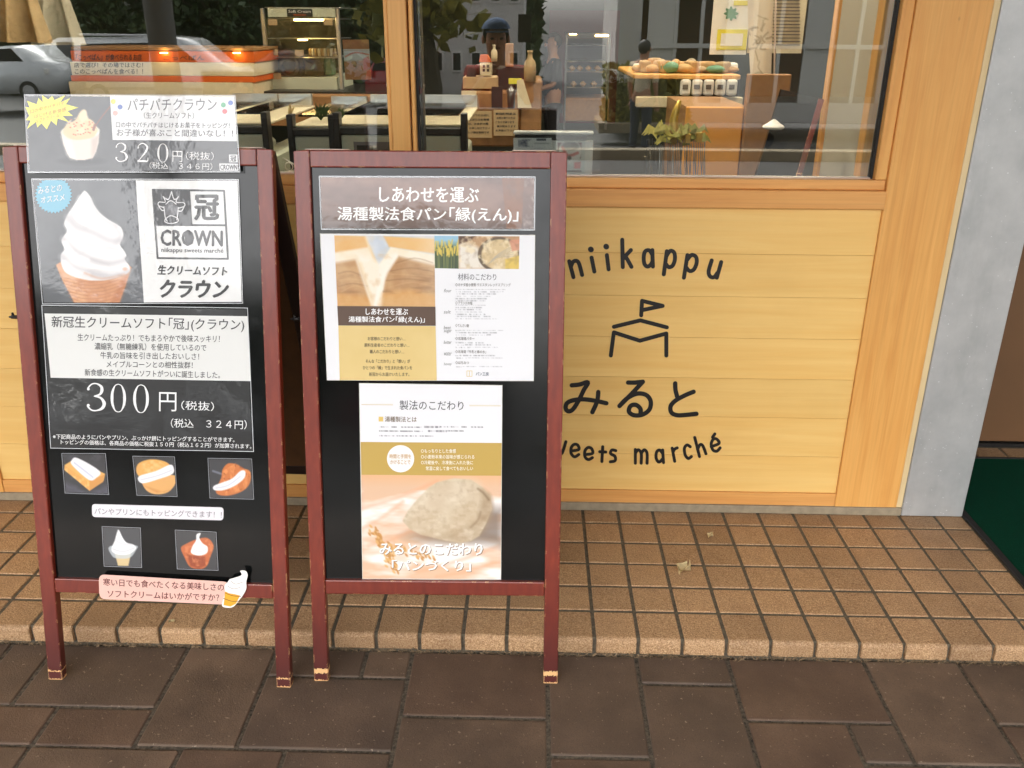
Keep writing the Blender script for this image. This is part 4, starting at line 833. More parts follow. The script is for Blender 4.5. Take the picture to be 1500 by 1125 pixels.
panel(p, 'yellow_panel', [(496, 476.6), (638.3, 477.4), (640, 557), (498, 556.6)], r, E2, yellow, 4, PM); panel(p, 'wheat_picture', [(636.6, 345.3), (671.5, 345.6), (672, 393.5), (637.2, 392.6)], r, E2, wheat, .9, PM); panel(p, 'bowl_picture', [(671.5, 345.6), (761, 346.2), (760, 394), (672, 393.5)], r, E2, bowl, .9, PM)
text(p, 'しあわせを運ぶ', (536, 461), (598, 461.3), 9.5, r, E4, (250, 250, 250), .02, 0, PM); text(p, '湯種製法食パン｢縁(えん)｣', (511, 473), (622.5, 473.5), 10, r, E4, (250, 250, 250), .02, 0, PM)
for s, x0, x1, y_ in (('お客様のこだわりと想い…', 539, 594, 498.5), ('原料生産者のこだわりと想い…', 534, 600, 508), ('職人のこだわりと想い…', 542, 592, 517.5), ('そんな「こだわり」と「想い」が', 536, 601, 531.5), ('ひとつの「縁」で生まれた食パンを', 532, 604, 541), ('新冠からお届けいたします。', 541, 600, 550.5)): text(p, s, (x0, y_), (x1, y_+.2), 5.6, r, E3, (88, 74, 52), .012, 0, PM)
text(p, '材料のこだわり', (671, 410.3), (727, 410.8), 10, r, E2, (90, 90, 96), .004, 0, PM)
for s, x1, y_ in (('◇カナダ産小麦粉 ウエスタンレッドスプリング', 748, 419.5), ('◇ブランドの塩', 692, 446), ('◇てんさい糖', 687, 479), ('◇北海道バター', 695, 498), ('◇北海道「牛乳と蜂の水」', 712, 517.3), ('◇はちみつ', 687, 533.3)): text(p, s, (667, y_), (x1, y_+.4), 5, r, E2, (104, 98, 92), .01, 0, PM)
for s, x1, y_ in (('flour', 661, 428), ('salt', 660, 459), ('beet', 660, 482), ('sugar', 661, 488), ('butter', 661, 503.5), ('water', 661, 520.5), ('honey', 661, 536)): text(p, s, (650, y_), (x1, y_), 5, r, E2, (110, 108, 106), 0, .2, PM)
text(p, 'パン工房', (697, 550), (716, 550.2), 5.5, r, E2, (60, 70, 96), .02, 0, PM); strokes(p, [[(684, 543), (691.5, 543), (691.5, 551), (684, 551), (684, 543)], [(687.7, 543), (687.7, 551)]], .8, r, E2, 'logo_box', (222, 200, 140), PM, False)
# --- dough poster
p = shift(BD2, S1).with_bend(37, .0009, .0014); C = [(526, 561), (736, 564), (734, 849), (531, 848)]; r = notice(p, C, 'tall paper poster with a lump of dough and gold band, lower right board', 'dough_poster')
def lines3(x, y):
    P = Pic(x, y, (238, 238, 241))
    for yy, x1 in ((625.5, 708), (631.5, 680), (638.5, 636)): n = vnoise(x, y*0+yy, 1.6, 3, 2); P.put((np.abs(y-yy) < 1.1)*(x > 555)*(x < x1)*np.clip((n-.3)*1.6, 0, .7), (96, 96, 102))
    P.line([(530, 592.5), (575, 592.8)], 1, (214, 200, 160), .8, 1, False); P.line([(688, 594), (733, 594.4)], 1, (214, 200, 160), .8, 1, False); return P.c
def dough(x, y):
    P = Pic(x, y, (228, 190, 158)); P.noise(26, 3, (246, 242, 238), .38, .6, .95, [(526, 715), (736, 722), (736, 850), (526, 850)], (.35, 1.3)); P.put(np.clip((714-y)/20, 0, 1), (232, 182, 136))
    for a, b in (((530, 745), (640, 705)), ((530, 775), (590, 735)), ((610, 838), (730, 800)), ((540, 800), (620, 770)), ((640, 845), (732, 822))): P.line([a, ((a[0]+b[0])/2, (a[1]+b[1])/2+3), b], 4, (236, 168, 128), 6, .55)
    P.poly([(712, 742), (736, 745), (736, 800), (690, 792)], (120, 106, 96), 18, .75); P.ell(655, 785, 52, 12, (132, 110, 92), 12, .7)
    dp = [(590, 763), (597, 749), (612, 731), (629, 714), (640, 707), (665, 701), (690, 703), (706, 713.6), (718.6, 727), (720.6, 746), (712, 767), (702, 785), (690, 792), (673.6, 795), (649, 791), (616, 783), (600, 775)]
    P.poly(dp, (204, 184, 154), 3); P.poly([(600, 745), (640, 712), (684, 702), (704, 712), (676, 734), (630, 748)], (222, 206, 182), 14, .7, True); P.poly([(640, 788), (672, 795), (704, 782), (720, 752), (716, 724), (704, 742), (700, 762), (668, 776)], (166, 142, 112), 11, .65, True); P.noise(7, 31, (236, 224, 204), .5, .8, .5, dp, (.6, 1.2))
    P.noise(16, 3, (222, 208, 184), .3, .8, .7, dp, (.9, 1.2)); P.noise(6, 6, (170, 144, 112), .5, .95, .45, dp); P.noise(26, 12, (190, 164, 132), .4, .8, .4, dp); P.poly([(706, 716), (719, 727), (721, 748), (712, 764), (700, 758), (704, 738)], (166, 140, 110), 8, .5, True); P.line([(700, 716), (708, 722), (716, 732)], 2.5, (120, 96, 70), 3, .6); P.line([(690, 772), (700, 762), (704, 750)], 2.5, (140, 114, 86), 3, .5)
    for i in range(130):
        q = np.random.default_rng(i+5); s_ = q.uniform(0, 1); x0 = 545+s_*35+q.normal(0, 3); y0 = 772+s_*62+q.normal(0, 4)
        if i % 3 == 0: x0 = 565+q.uniform(0, 75); y0 = 800+(x0-565)*.28+q.normal(0, 3)
        P.ell(x0, y0, 3.2, 1.6, (196, 138, 74) if i % 2 else (222, 174, 108), 1.2, .85, q.uniform(.3, 1.3))
    return P.c
sheet(p, 'paper', C, r, 0.0, 'white'); panel(p, 'white_panel', [(527, 562), (735.3, 565), (734.8, 648.5), (528.5, 647)], r, E1, lines3, 1.0, PM)
panel(p, 'gold_band', [(528.5, 647), (734.8, 648.5), (734.5, 696.5), (529.5, 695)], r, E1*1.1, (196, 164, 84), 3, PM); panel(p, 'dough_picture', [(529.5, 695), (734.5, 696.5), (733.4, 848), (531.6, 847)], r, E1*1.2, dough, 1.0, PM)
text(p, '製法のこだわり', (585.5, 600), (679, 601), 14, r, E2, (72, 72, 76), .004, 0, PM); text(p, '湯種製法とは', (564, 617.5), (610.5, 618), 8, r, E2, (112, 92, 66), .012, 0, PM); panel(p, 'gold_square', [(555, 610), (561.5, 610), (561.5, 617), (555, 617)], r, E2, (226, 196, 110), 4, PM)
polymesh(p, [(587+20*math.cos(t_), 671.5+20*math.sin(t_)) for t_ in np.linspace(0, 6.283, 33)[:-1]], r, E2, (244, 243, 240), 'round_label', PM); text(p, '時間と手間を', (571, 671), (602.5, 671.2), 6.4, r, E3, (196, 156, 96), .014, 0, PM); text(p, 'かけることで', (572, 679.5), (601.5, 679.7), 6.4, r, E3, (196, 156, 96), .014, 0, PM)
for s, x1, y_ in (('○もっちりとした食感', 668, 663), ('○小麦粉本来の旨味が感じられる', 695, 671.5), ('○冷蔵後や、冷凍後に入れた後に', 693, 680), ('常温に戻して食べてもおいしい', 693, 688.5)): text(p, s, (624 if s[0] != '○' else 617, y_), (x1, y_+.2), 6, r, E2, (246, 244, 232), .01, 0, PM)
text(p, 'みるとのこだわり', (556.8, 813.2), (708.2, 814), 17.5, r, E2, (150, 124, 104), .025, 0, PM); text(p, 'みるとのこだわり', (556, 812), (707, 812.7), 17.5, r, E3, (252, 252, 250), .025, 0, PM)
text(p, '「パンづくり」', (574.8, 837.2), (691, 837.6), 16.5, r, E2, (150, 124, 104), .025, 0, PM); text(p, '「パンづくり」', (574, 836), (690, 836.4), 16.5, r, E3, (252, 252, 250), .025, 0, PM)

# ================================================================== INSIDE THE SHOP
FZ = -.26
def pick(x, y, Y): return at_y(x, y, Y)
inf = box('shop_floor', (-5, .12, FZ-.1), (4.5, 10.6, FZ), 'floor_in', kind='structure')
box('shop_ceiling', (-5, .12, 2.96), (4.5, 10.6, 3.05), 'ceiling_in', kind='structure')
box('shop_back_wall', (-5, 10.5, FZ), (4.5, 10.7, 2.96), 'wall_olive', label='dark olive rear wall of the shop interior', cat='wall')
box('shop_side_wall', (-5.1, .1, FZ), (-5, 10.5, 2.96), 'wall_olive', label='dark side wall at the far left inside the shop', cat='wall')
box('shop_side_wall', (4.5, .1, FZ), (4.6, 10.5, 2.96), 'wall_grey', label='pale side wall at the far right inside the shop', cat='wall')
sx_ = .64; sy_ = 1.25
part_w = empty('partition_wall', (sx_+.05, .7, FZ), 'smooth grey-beige partition wall behind the right end of the window', 'wall')
box('panel', (sx_, .1, FZ), (sx_+.12, sy_, 2.95), 'wall_grey', part_w, .002); box('end_post', (sx_-.012, sy_+.001, FZ), (sx_+.13, sy_+.045, 2.95), 'post_wood', part_w, .002)
a = pick(805, 15, 10.4); b = pick(905, 90, 10.4)
box('wall_panel', (a[0], 10.40, FZ+.3), (b[0], 10.49, a[2]), 'wall_maroon', label='maroon panel on the rear wall behind the hot showcase', cat='panel')
# left: orange counter with black lettering
oc = empty('sales_counter', (pick(240, 150, 3.0)[0], 3.0, FZ), 'cream counter with an orange top band lettered in black, seen through the left window', 'counter')
op = Plane((0, 3.0, 0), (1, 0, 0), (0, 0, 1), (0, -1, 0))
for y0, y1, m in ((69, 74, 'counter_tan'), (75, 91, 'orange'), (91.4, 111, 'cream'), (111.4, 120, 'orange'), (120.4, 165, 'cream')): pxbox('front_band', 104, y0, 372, y1, 3.0, .5, m, oc, .002)
VB = 'vinyl_black'
text(op, '「こっぺぱん」が食べられるお店', (112, 88.5), (208, 88.5), 9.5, oc, .004, mat=VB, bold=.02); text(op, '店で選び！その場ではさむ！', (109, 99), (210, 99), 7.5, oc, .004, mat=VB, bold=.02); text(op, 'このこっぺぱんを食べる！！', (110, 108.5), (210, 108.5), 8, oc, .004, mat=VB, bold=.02)
text(op, 'こっぺぱん', (240, 88), (300, 88), 7, oc, .004, mat=VB, bold=.01)
for x in (345, 238): o = pxbox('spot_lamp', x-4, 77, x+6, 78.2, 2.97, .02, 'lamp_warm', None, .002, label='small warm lamp glowing over the orange band, '+('right end' if x > 300 else 'left end'), cat='lamp')
# back-left: hanging cream cloth and a tall drum
def drape(name, x0, x1, y0, y1, Y, mat, folds, **pr):
    n = 40; V = []; A = pick(x0, y0, Y); B = pick(x1, y0, Y); Cc = pick((x0+x1)/2, y1, Y)
    for j in range(8):
        for i in range(n+1):
            u = i/n; v = j/7; sp = .55+.45*v; V.append((A[0]*.5+B[0]*.5+(u-.5)*(B[0]-A[0])*sp, Y+.05*math.sin(u*folds*6.28)*(.3+v), A[2]*(1-v)+Cc[2]*v))
    F = [[j*(n+1)+i, j*(n+1)+i+1, (j+1)*(n+1)+i+1, (j+1)*(n+1)+i] for j in range(7) for i in range(n)]; return mesh(name, V, F, mat, smooth=True, **pr)
drape('hanging_cloth', -30, 60, -40, 62, 2.0, 'card', 2, label='cream cloth hanging at the far left behind the window', cat='cloth')
drape('hanging_cloth', 28, 112, -25, 66, 2.3, 'wall_grey', 2, label='grey-beige cloth gathered at the top, right of the cream cloth', cat='cloth')
# glass cabinet
gy = 3.4; gc = empty('glass_showcase', (pick(443, 135, gy)[0], gy, FZ+.9), 'glass showcase with metal frame, lit warm shelves and black sign on top', 'display cabinet')
for x0, x1 in ((386, 391.5), (494, 499.5)): pxbox('frame_post', x0, 12, x1, 134, gy, .03, 'steel', gc); pxbox('frame_post', x0, 14, x1, 130, gy+.5, .03, 'steel', gc)
pxbox('top_panel', 391.8, 12, 493.8, 25.5, gy, .03, 'appliance', gc); pxbox('bottom_panel', 391.8, 112.5, 493.8, 133.5, gy, .5, 'appliance', gc); pxbox('roof', 387, 10.5, 499, 11.8, gy, .52, 'steel', gc)
for y in (26.5, 56, 84): pxbox('shelf', 392, y, 493.6, y+1.2, gy+.03, .45, 'steel', gc)
pxbox('lamp', 430, 27.9, 480, 30.6, gy+.04, .03, 'lamp_warm', gc); pxbox('lamp', 436, 57.5, 449, 59.5, gy+.04, .03, 'lamp_warm', gc)
pxbox('sign_plate', 420, 13, 457.5, 24.6, gy-.008, .007, 'dark', gc); sp_ = Plane((0, gy-.0085, 0), (1, 0, 0), (0, 0, 1), (0, -1, 0)); text(sp_, 'Soft Cream', (422.5, 18.6), (455, 18.6), 3.8, gc, .001, (225, 225, 215), mat='white'); text(sp_, 'SNACKS', (430, 23.4), (448, 23.4), 2.8, gc, .001, mat='orange')
for x, y in ((393, 28), (474, 28), (394, 72), (432, 73), (399, 107)): pxbox('price_card', x, y, x+13, y+9, gy-.004, .002, 'card', gc, .0)
for i in range(9): x = 452+i*4.4; pxbox('packet', x, 71, x+3.4, 83, gy+.1, .05, 'white' if i % 2 else 'card', gc, .004)
pxbox('tray', 446, 86, 474, 111, gy+.12, .2, 'dark', gc); pxbox('jar', 474.5, 82, 487, 111, gy+.12, .1, 'green_print', gc, .01); pxbox('carton', 394, 86, 404, 104, gy+.12, .1, 'white', gc)
bm = bmesh.new(); c = pick(424, 97, gy+.15)
for rr_ in (.085, .055): ring = [c+np.array([rr_*math.cos(t), 0, rr_*math.sin(t)]) for t in np.linspace(0, 6.283, 20)]; tube(bm, ring, .018, 6)
bm_obj('coil', bm, 'steel_dark', gc, True)
pxbox('glass_front', 391.8, 26, 493.7, 112, gy-.002, .002, 'clear_film', gc, 0)
pxbox('back_counter', 376, 141, 580, 185, 3.0, .9, 'counter_tan', label='long tan counter front below the glass showcase', cat='counter')
pxbox('dark_cupboard', 372, 134.5, 600, 140, 3.2, .8, 'dark', label='dark worktop under the glass showcase', cat='worktop')
wpl = Plane((0, .029, 0), (1, 0, 0), (0, 0, 1), (0, -1, 0))
st_ = empty('window_sticker', pick(525, 117, .04), 'orange and white printed sticker on the left window near the wooden mullion', 'sticker')
def stick(x, y):
    P = Pic(x, y, (196, 120, 48)); P.poly([(502, 74), (545, 74), (546, 88), (503, 90)], (216, 206, 190), 2); P.noise(5, 3, (120, 90, 40), .5, .7, .6, [(503, 90), (546, 88), (547, 104), (504, 104)]); P.line([(506, 83), (520, 77), (540, 80)], 1.5, (230, 90, 50), 1); P.poly([(532, 86), (540, 82), (544, 98), (532, 104)], (214, 84, 52), 2, .8); P.line([(502, 73), (544, 73)], 1.5, (240, 236, 226), 1, 1, False); return P.c
panel(Plane((0, .0375, 0), (1, 0, 0), (0, 0, 1), (0, -1, 0)), 'print', [(501.5, 58), (540, 58), (544, 116.5), (506, 117)], st_, 0, stick, 1.2, 'print_paper')
# chest display cases close to the window
def case(x0, x1, ytop, Y, label, both=False):
    e = empty('chilled_case', (pick((x0+x1)/2, ytop, Y)[0], Y, FZ), label, 'display case')
    z = pick(600, ytop, Y)[2]; X0 = pick(x0, ytop, Y)[0]; X1 = pick(x1, ytop, Y)[0]
    box('body', (X0+.02, Y+.01, FZ), (X1-.02, Y+.62, z-.115), 'appliance', e, .01); box('black_rim', (X0, Y, z-.035), (X1, Y+.03, z-.012), 'dark', e, .003); box('front_band', (X0+.012, Y+.004, z-.112), (X1-.012, Y+.03, z-.0365), 'appliance', e, .003)
    box('top_rail', (X0, Y+.031, z-.012), (X1, Y+.65, z-.004), 'cream', e, .002); box('glass_lid', (X0+.02, Y+.04, z+.02), (X1-.02, Y+.6, z+.026), 'clear_film', e)
    box('corner_post', (X0-.008, Y-.004, FZ), (X0+.011, Y+.04, z+.03), 'dark', e, .002); box('corner_post', (X1-.011, Y-.004, FZ), (X1+.008, Y+.04, z+.03), 'dark', e, .002); box('back_rail', (X0, Y+.61, z+.0), (X1, Y+.63, z+.04), 'steel', e); return e, z, X0
e, z, X0 = case(492, 680, 181, .55, 'low white chilled display case behind the wooden mullion'); box('vent_grille', (X0+.05, .551, z-.1), (X0+.22, .5535, z-.055), 'steel_dark', e); box('vent_slot', (X0+.06, .549, z-.09), (X0+.11, .5508, z-.065), 'dark', e)
case(330, 388, 181, .55, 'low white chilled case just left of the gap between the boards'); case(250, 328, 181, .56, 'low white chilled case partly hidden behind the left board')
case(424, 486, 184, .60, 'narrow dark-edged chilled case in the gap above the right board')
def spray(name, px, py, Y, h, n, mat, **pr):
    V, F = [], []; c = pick(px, py, Y)
    for i in range(n):
        a = random.uniform(0, 6.28); t = random.uniform(.1, .7); l = h*random.uniform(.5, 1); d = np.array([math.cos(a)*math.sin(t), math.sin(a)*math.sin(t), math.cos(t)]); s = np.cross(d, [.3, .9, .1]); s = s/np.linalg.norm(s)*l*.05; k = len(V)
        m = c+d*l*.55+np.array([0, 0, .02*l]); V += [c-s*.5, c+s*.5, m+s*1.4, m-s*1.4, c+d*l+np.array([0, 0, -.12*l])]; F += [[k, k+1, k+2, k+3], [k+3, k+2, k+4]]
    return mesh(name, V, F, mat, **pr)
spray('air_plant', 470, 176, .75, .07, 26, 'leaf', label='small spiky green plant on the chilled case, centre', cat='plant'); spray('air_plant', 424, 174, .8, .06, 14, 'leaf_dry', label='small dry wispy plant left of the green plant on the cases', cat='plant'); spray('air_plant', 500, 174, .8, .05, 20, 'leaf', label='small dark plant right of the green plant on the cases', cat='plant')
# white curl of ribbon on the sill between the boards
bm = bmesh.new(); c = at_y(422, 246, .055); tube(bm, [c+np.array([.012*math.cos(t)+.001*t, .002*t, .011*math.sin(t)+.002]) for t in np.linspace(-1.5, 6.5, 26)]+[c+np.array([-.014, .01, .024])], .0016, 5); bm_obj('ribbon_curl', bm, 'white', label='white curl of ribbon on the window sill between the boards', cat='ribbon')
# till area
ty = 2.6; till = empty('till_counter', (pick(735, 190, ty)[0], ty, FZ), 'tan till counter crowded with cartons and cards, right window', 'counter')
pxbox('counter_body', 676, 134, 760, 215, ty, .5, 'counter_tan', till, .01); pxbox('counter_step', 760.5, 118, 793, 215, ty+.02, .5, 'counter_tan', till, .01)
def item(name, x0, y0, x1, y1, Y, d, mat, label, cat, bev=.003): return pxbox(name, x0, y0, x1, y1, Y, d, mat, None, bev, label=label, cat=cat)
def notice_in(x0, y0, x1, y1, Y, label, rows, rot=0):
    e = empty('counter_notice', pick((x0+x1)/2, y1, Y), label, 'notice'); pxbox('board', x0, y0, x1, y1, Y, .008, 'card', e, .001); pp = Plane((0, Y-.0005, 0), (1, 0, 0), (0, 0, 1), (0, -1, 0))
    for i, s in enumerate(rows): hh = (y1-y0)/(len(rows)+1.2); text(pp, s, (x0+3+(i % 2)*1.5, y0+hh*(i+1.2)), (x1-3-(i % 3), y0+hh*(i+1.2)), hh*.55, e, .0008, mat=VB, bold=.03)
notice_in(683, 163, 720.5, 202, ty-.06, 'square notice of five text lines hung on the till counter, left one', ['店内でのお召し', '上がりのお客様', 'は、お会計の際', 'お申し付け下さい', 'レジ袋は有料です']); notice_in(723, 161, 758.5, 199, ty-.06, 'square notice with bold heading hung on the till counter, right one', ['新冠町特産品', 'お持ち帰りの方は', 'こちらで承ります', '保冷剤あります', 'お声掛け下さい'])
item('carton', 678, 113, 729, 130.5, ty+.05, .2, 'card', 'flat pale printed carton on the till counter', 'carton'); item('carton', 703, 92, 720, 110.5, ty+.07, .1, 'cream', 'small cream house-shaped carton with dark squares on the till', 'carton')
bb = pick(711, 91, ty+.07); hm = empty('paper_house', bb, 'red roofed paper box on top of the cream carton', 'box'); bm = bmesh.new(); w_ = .033
vv = [bm.verts.new(tuple(bb+np.array(q))) for q in ((-w_, 0, 0), (w_, 0, 0), (w_*.3, 0, .035), (-w_*.8, 0, .035), (-w_, .08, 0), (w_, .08, 0), (w_*.3, .08, .035), (-w_*.8, .08, .035))]
for f in ((0, 1, 2, 3), (5, 4, 7, 6), (1, 5, 6, 2), (4, 0, 3, 7), (3, 2, 6, 7), (4, 5, 1, 0)): bm.faces.new([vv[i] for i in f])
bm_obj('roof', bm, 'orange', hm)
for i, (x, y) in enumerate(((707, 95), (713, 95), (707, 101), (713, 101))): pxbox('window', x, y, x+3.6, y+4, ty+.066, .003, 'dark', hm, 0)
item('bottle_box', 740, 64, 752, 98, ty+.1, .1, 'counter_tan', 'tall thin brown box standing on the dark stand', 'box'); item('card_stand', 683, 94, 697, 113, ty+.08, .03, 'dark', 'black leaflet stand on the left of the till', 'stand'); item('till_machine', 728.5, 99, 782, 132, ty+.15, .25, 'dark', 'dark till machine in the middle of the counter', 'till')
item('price_card', 720, 127, 736, 158, ty-.02, .006, 'dark', 'black and white card leaning against the till counter', 'card', 0); item('price_card', 745, 115, 764, 123, ty+.0, .02, 'yellow_print', 'small yellow strip card beside the tall cream card', 'card', 0)
bm = bmesh.new(); q = [pick(*s, ty-.03) for s in ((757, 118), (766, 116), (779, 158), (758.5, 158))]; vs = [bm.verts.new(tuple(s)) for s in q]+[bm.verts.new(tuple(s+np.array([0, .01, 0]))) for s in q]
for f in ((3, 2, 1, 0), (4, 5, 6, 7), (0, 1, 5, 4), (1, 2, 6, 5), (2, 3, 7, 6), (3, 0, 4, 7)): bm.faces.new([vs[i] for i in f])
bm_obj('tall_card', bm, 'cream', label='tall cream card leaning on the till counter beside the staff member', cat='card')
item('leaflet', 676, 133, 698, 148, ty-.03, .006, 'cream', 'blank cream leaflet hanging below the pale carton', 'leaflet', 0)
for k, (x, y1_b, s, m, lb) in enumerate(((776, 119, .030, 'card', 'amber jar beside the staff member'), (749, 158, .028, 'steel_dark', 'grey metal tin in front of the till counter'), (724, 90, .016, 'cream', 'slim cream bottle behind the paper house'))):
    c = pick(x, y1_b, ty+.02); bm = bmesh.new(); lathe(bm, c, [(s, 0), (s*1.05, s*2.6), (s*.9, s*3.2), (s*.45, s*3.8), (s*.4, s*4.6), (s*.5, s*4.7), (s*.5, s*5.0)], 14); bm_obj('jar', bm, m, None, True, label=lb, cat='jar')
# hot showcase behind the staff member
hy = 6.2; hc = empty('hot_showcase', (pick(860, 190, hy)[0], hy, FZ), 'dark glazed hot showcase with glowing lamps behind the staff member', 'display cabinet')
for x0, x1 in ((827, 830), (888, 892)): pxbox('frame_post', x0, 50, x1, 190, hy, .04, 'steel_dark', hc)
pxbox('top_panel', 830.3, 48, 887.7, 56, hy, .5, 'dark', hc); pxbox('back', 830.3, 56.5, 887.7, 143, hy+.5, .02, 'wall_olive', hc); pxbox('base', 827, 143.5, 892, 178, hy, .5, 'counter_tan', hc, .01)
for y in (66, 90, 105, 128): pxbox('shelf', 830.5, y, 887.5, y+1.0, hy+.03, .45, 'steel_dark', hc)
pxbox('lamp', 872, 50.5, 891, 53.5, hy-.02, .015, 'lamp_warm', hc); pxbox('lamp', 834, 49.5, 845, 51, hy-.02, .015, 'lamp_warm', hc)
for y, xs in ((104.5, (834, 845, 858, 871)), (127.5, (836, 850, 866))):
    for x in xs: pxbox('bread_roll', x, y-8, x+9, y-.2, hy+.08, .12, 'bread', hc, .02)
# flyer rack against the glass
fr_ = empty('flyer_rack', (pick(812, 262, .09)[0], .09, pick(812, 262, .09)[2]), 'clear flyer rack with printed leaflets behind the right corner of the board', 'rack')
pxbox('tray_lip', 752, 192.5, 870, 197.5, .115, .02, 'white', fr_, .003); pxbox('dark_band', 754, 198, 860, 205.5, .12, .02, 'dark', fr_, .001); pxbox('acrylic_front', 751, 190, 880, 262.5, .075, .002, 'clear_film', fr_, 0); pxbox('back_board', 755, 206, 868, 262.4, .125, .01, 'white', fr_, .001)
fp = Plane((0, .119, 0), (1, 0, 0), (0, 0, 1), (0, -1, 0))
def fly1(x, y): P = Pic(x, y, (214, 216, 212)); P.noise(9, 4, (76, 80, 98), .35, .6, .9, [(759, 204), (779, 204), (780, 215), (759, 215)]); P.poly([(786, 203), (800, 203), (800, 206), (786, 206)], (80, 84, 90), .8); P.line([(783, 210), (804, 210)], 1.6, (150, 154, 150), 1, .8, False); return P.c
def fly2(x, y):
    P = Pic(x, y, (210, 212, 206)); P.poly([(817, 209), (852, 209), (851, 232), (817, 236)], (96, 60, 62), 2); P.ell(835, 222, 17, 18, (226, 222, 216), 2); P.ell(836, 214, 13, 6, (70, 66, 66), 2.5, .9); P.line([(824, 216), (832, 228), (846, 224)], 4, (190, 60, 66), 2.5, .8); P.ell(834, 231, 3, 3, (60, 40, 46), 1.5, .9)
    P.poly([(841, 238), (851, 237), (850, 247), (841, 247)], (214, 108, 100), 1.5); P.line([(826, 251), (851, 250.5)], 1.8, (70, 70, 72), 1, .8, False); P.line([(826, 257), (848, 257)], 1.3, (110, 110, 112), 1, .8, False); return P.c
panel(fp, 'leaflet', [(752, 202), (808, 202), (808, 262), (752, 262)], fr_, .001, fly1, 1.2, 'print_paper'); panel(fp, 'leaflet', [(809, 207), (857, 207), (856, 262), (809, 262)], fr_, .001, fly2, 1.2, 'print_paper')
# right: sales table, cabinet, banner, planter, leaning board
ct = empty('sales_table', (pick(1000, 150, 1.9)[0], 1.9, FZ), 'wooden sales table stacked with bread, a row of white bags along its edge', 'table')
pxbox('table_top', 928, 109, 1085, 116, 1.9, .8, 'post_wood', ct, .004); pxbox('apron', 932, 142, 1088, 158, 1.9, .04, 'cream', ct, .004); pxbox('dark_shelf', 990, 116.5, 1083, 141.5, 1.95, .3, 'dark', ct, .002)
for i in range(5):
    x = 997+i*17; c = pick(x+7, 140.5, 1.88); bm = bmesh.new(); add_box(bm, (c[0]-.022, 1.88, c[2]), (c[0]+.022, 1.92, c[2]+.068), .01, seg=2)
    bm_obj('coffee_bag', bm, 'white', label=['first', 'second', 'third', 'fourth', 'fifth'][i]+' white bag with grey print in the row on the sales table', cat='bag', group='white bags along the sales table'); o = pxbox('bag_label', x+3, 124, x+11, 131, 1.876, .003, 'steel_dark', bpy.context.scene.objects[-1] if False else None, 0); o.parent = [q for q in scene.objects if q.name.startswith('coffee_bag')][-1]; o.location = Vector(o.location)-Vector(o.parent.location)
qq = np.random.default_rng(12)
for i in range(26):
    x = 934+(i % 13)*11.2+qq.uniform(-2, 2); Y = 1.98+.3*(i//13)+qq.uniform(0, .1); zt_ = pick(1000, 109, 1.9)[2]+.0005; X_ = pick(x, 109, Y)[0]; w_, d_, h_ = qq.uniform(.02, .04), qq.uniform(.03, .05), qq.uniform(.02, .055)
    m = ('bread', 'white', 'cream', 'yellow_print', 'card', 'green_print')[int(qq.integers(0, 6))] if i % 3 else 'bread'; bm = bmesh.new()
    if i % 2: add_box(bm, (-w_, -d_, 0), (w_, d_, h_), min(w_, h_)*.42, Matrix.Translation((X_, Y, zt_)) @ Matrix.Rotation(qq.uniform(-.6, .6), 4, 'Z'), 3)
    else:
        bmesh.ops.create_uvsphere(bm, u_segments=10, v_segments=7, radius=1)
        for v in bm.verts: v.co = Vector((X_+v.co.x*w_*1.15, Y+v.co.y*d_, zt_+h_*.5+v.co.z*h_*.5))
    bm_obj('wrapped_goods', bm, m, None, True, label='small wrapped bread or packet on the sales table', cat='packaged food', group='wrapped goods on the sales table')
cb = empty('counter_cabinet', (pick(1045, 262, 1.3)[0], 1.3, FZ), 'glowing orange-brown wooden cabinet below the sales table', 'cabinet')
X0 = pick(1003, 200, 1.3)[0]; X1 = pick(1086, 200, 1.3)[0]; zt = pick(1040, 157, 1.3)[2]
box('door', (X0, 1.3, FZ), (X1, 1.33, zt), 'cabinet_orange', cb, .003); box('carcass', (X0, 1.331, FZ), (X1+.02, 1.85, zt), 'counter_tan', cb); box('side_panel', (X1+.003, 1.28, FZ), (X1+.16, 1.33, zt+.12), 'counter_tan', cb, .003)
for k, (x0, x1, y0, y1, m, Y) in enumerate(((1044, 1098, -30, 45, 'white', 2.3), (1100, 1180, -30, 78, 'cream', 2.4))):
    e = empty('wall_poster', pick((x0+x1)/2, y1, Y), ['pale poster with a green flower disc and yellow box, left of the cloth banner', 'pale text poster with lines, right of the cloth banner'][k], 'poster'); pxbox('paper', x0, y0, x1, y1+(35 if k == 0 else 0), Y, .01, m, e, 0)
    if k == 0:
        pp = Plane((0, Y-.002, 0), (1, 0, 0), (0, 0, 1), (0, -1, 0)); polymesh(pp, [(1071+(9+2*math.cos(8*t_))*math.cos(t_), 20+(9+2*math.cos(8*t_))*math.sin(t_)) for t_ in np.linspace(0, 6.283, 49)[:-1]], e, 0, (60, 150, 110), 'flower_disc', 'green_print')
        pxbox('yellow_box', 1050, 43, 1094, 73, Y-.003, .002, 'yellow_print', e, 0); pxbox('white_box', 1056, 49, 1088, 67, Y-.006, .002, 'white', e, 0); pxbox('yellow_strip', 1075, 1, 1096, 8, Y-.003, .002, 'yellow_print', e, 0)
    else:
        for i in range(18): pxbox('text_line', 1128, -20+i*5, 1172, -18.6+i*5, Y-.003, .002, 'steel_dark', e, 0)
bn = empty('cloth_banner', pick(1116, 172, 1.75), 'narrow cream cloth banner with grey brush patterns hanging at the right', 'banner')
bp = Plane((0, 1.75, 0), (1, 0, 0), (0, 0, 1), (0, -1, 0)); bp.bend = lambda u, v: .008*np.sin(40*u)+.006*np.sin(9*v)
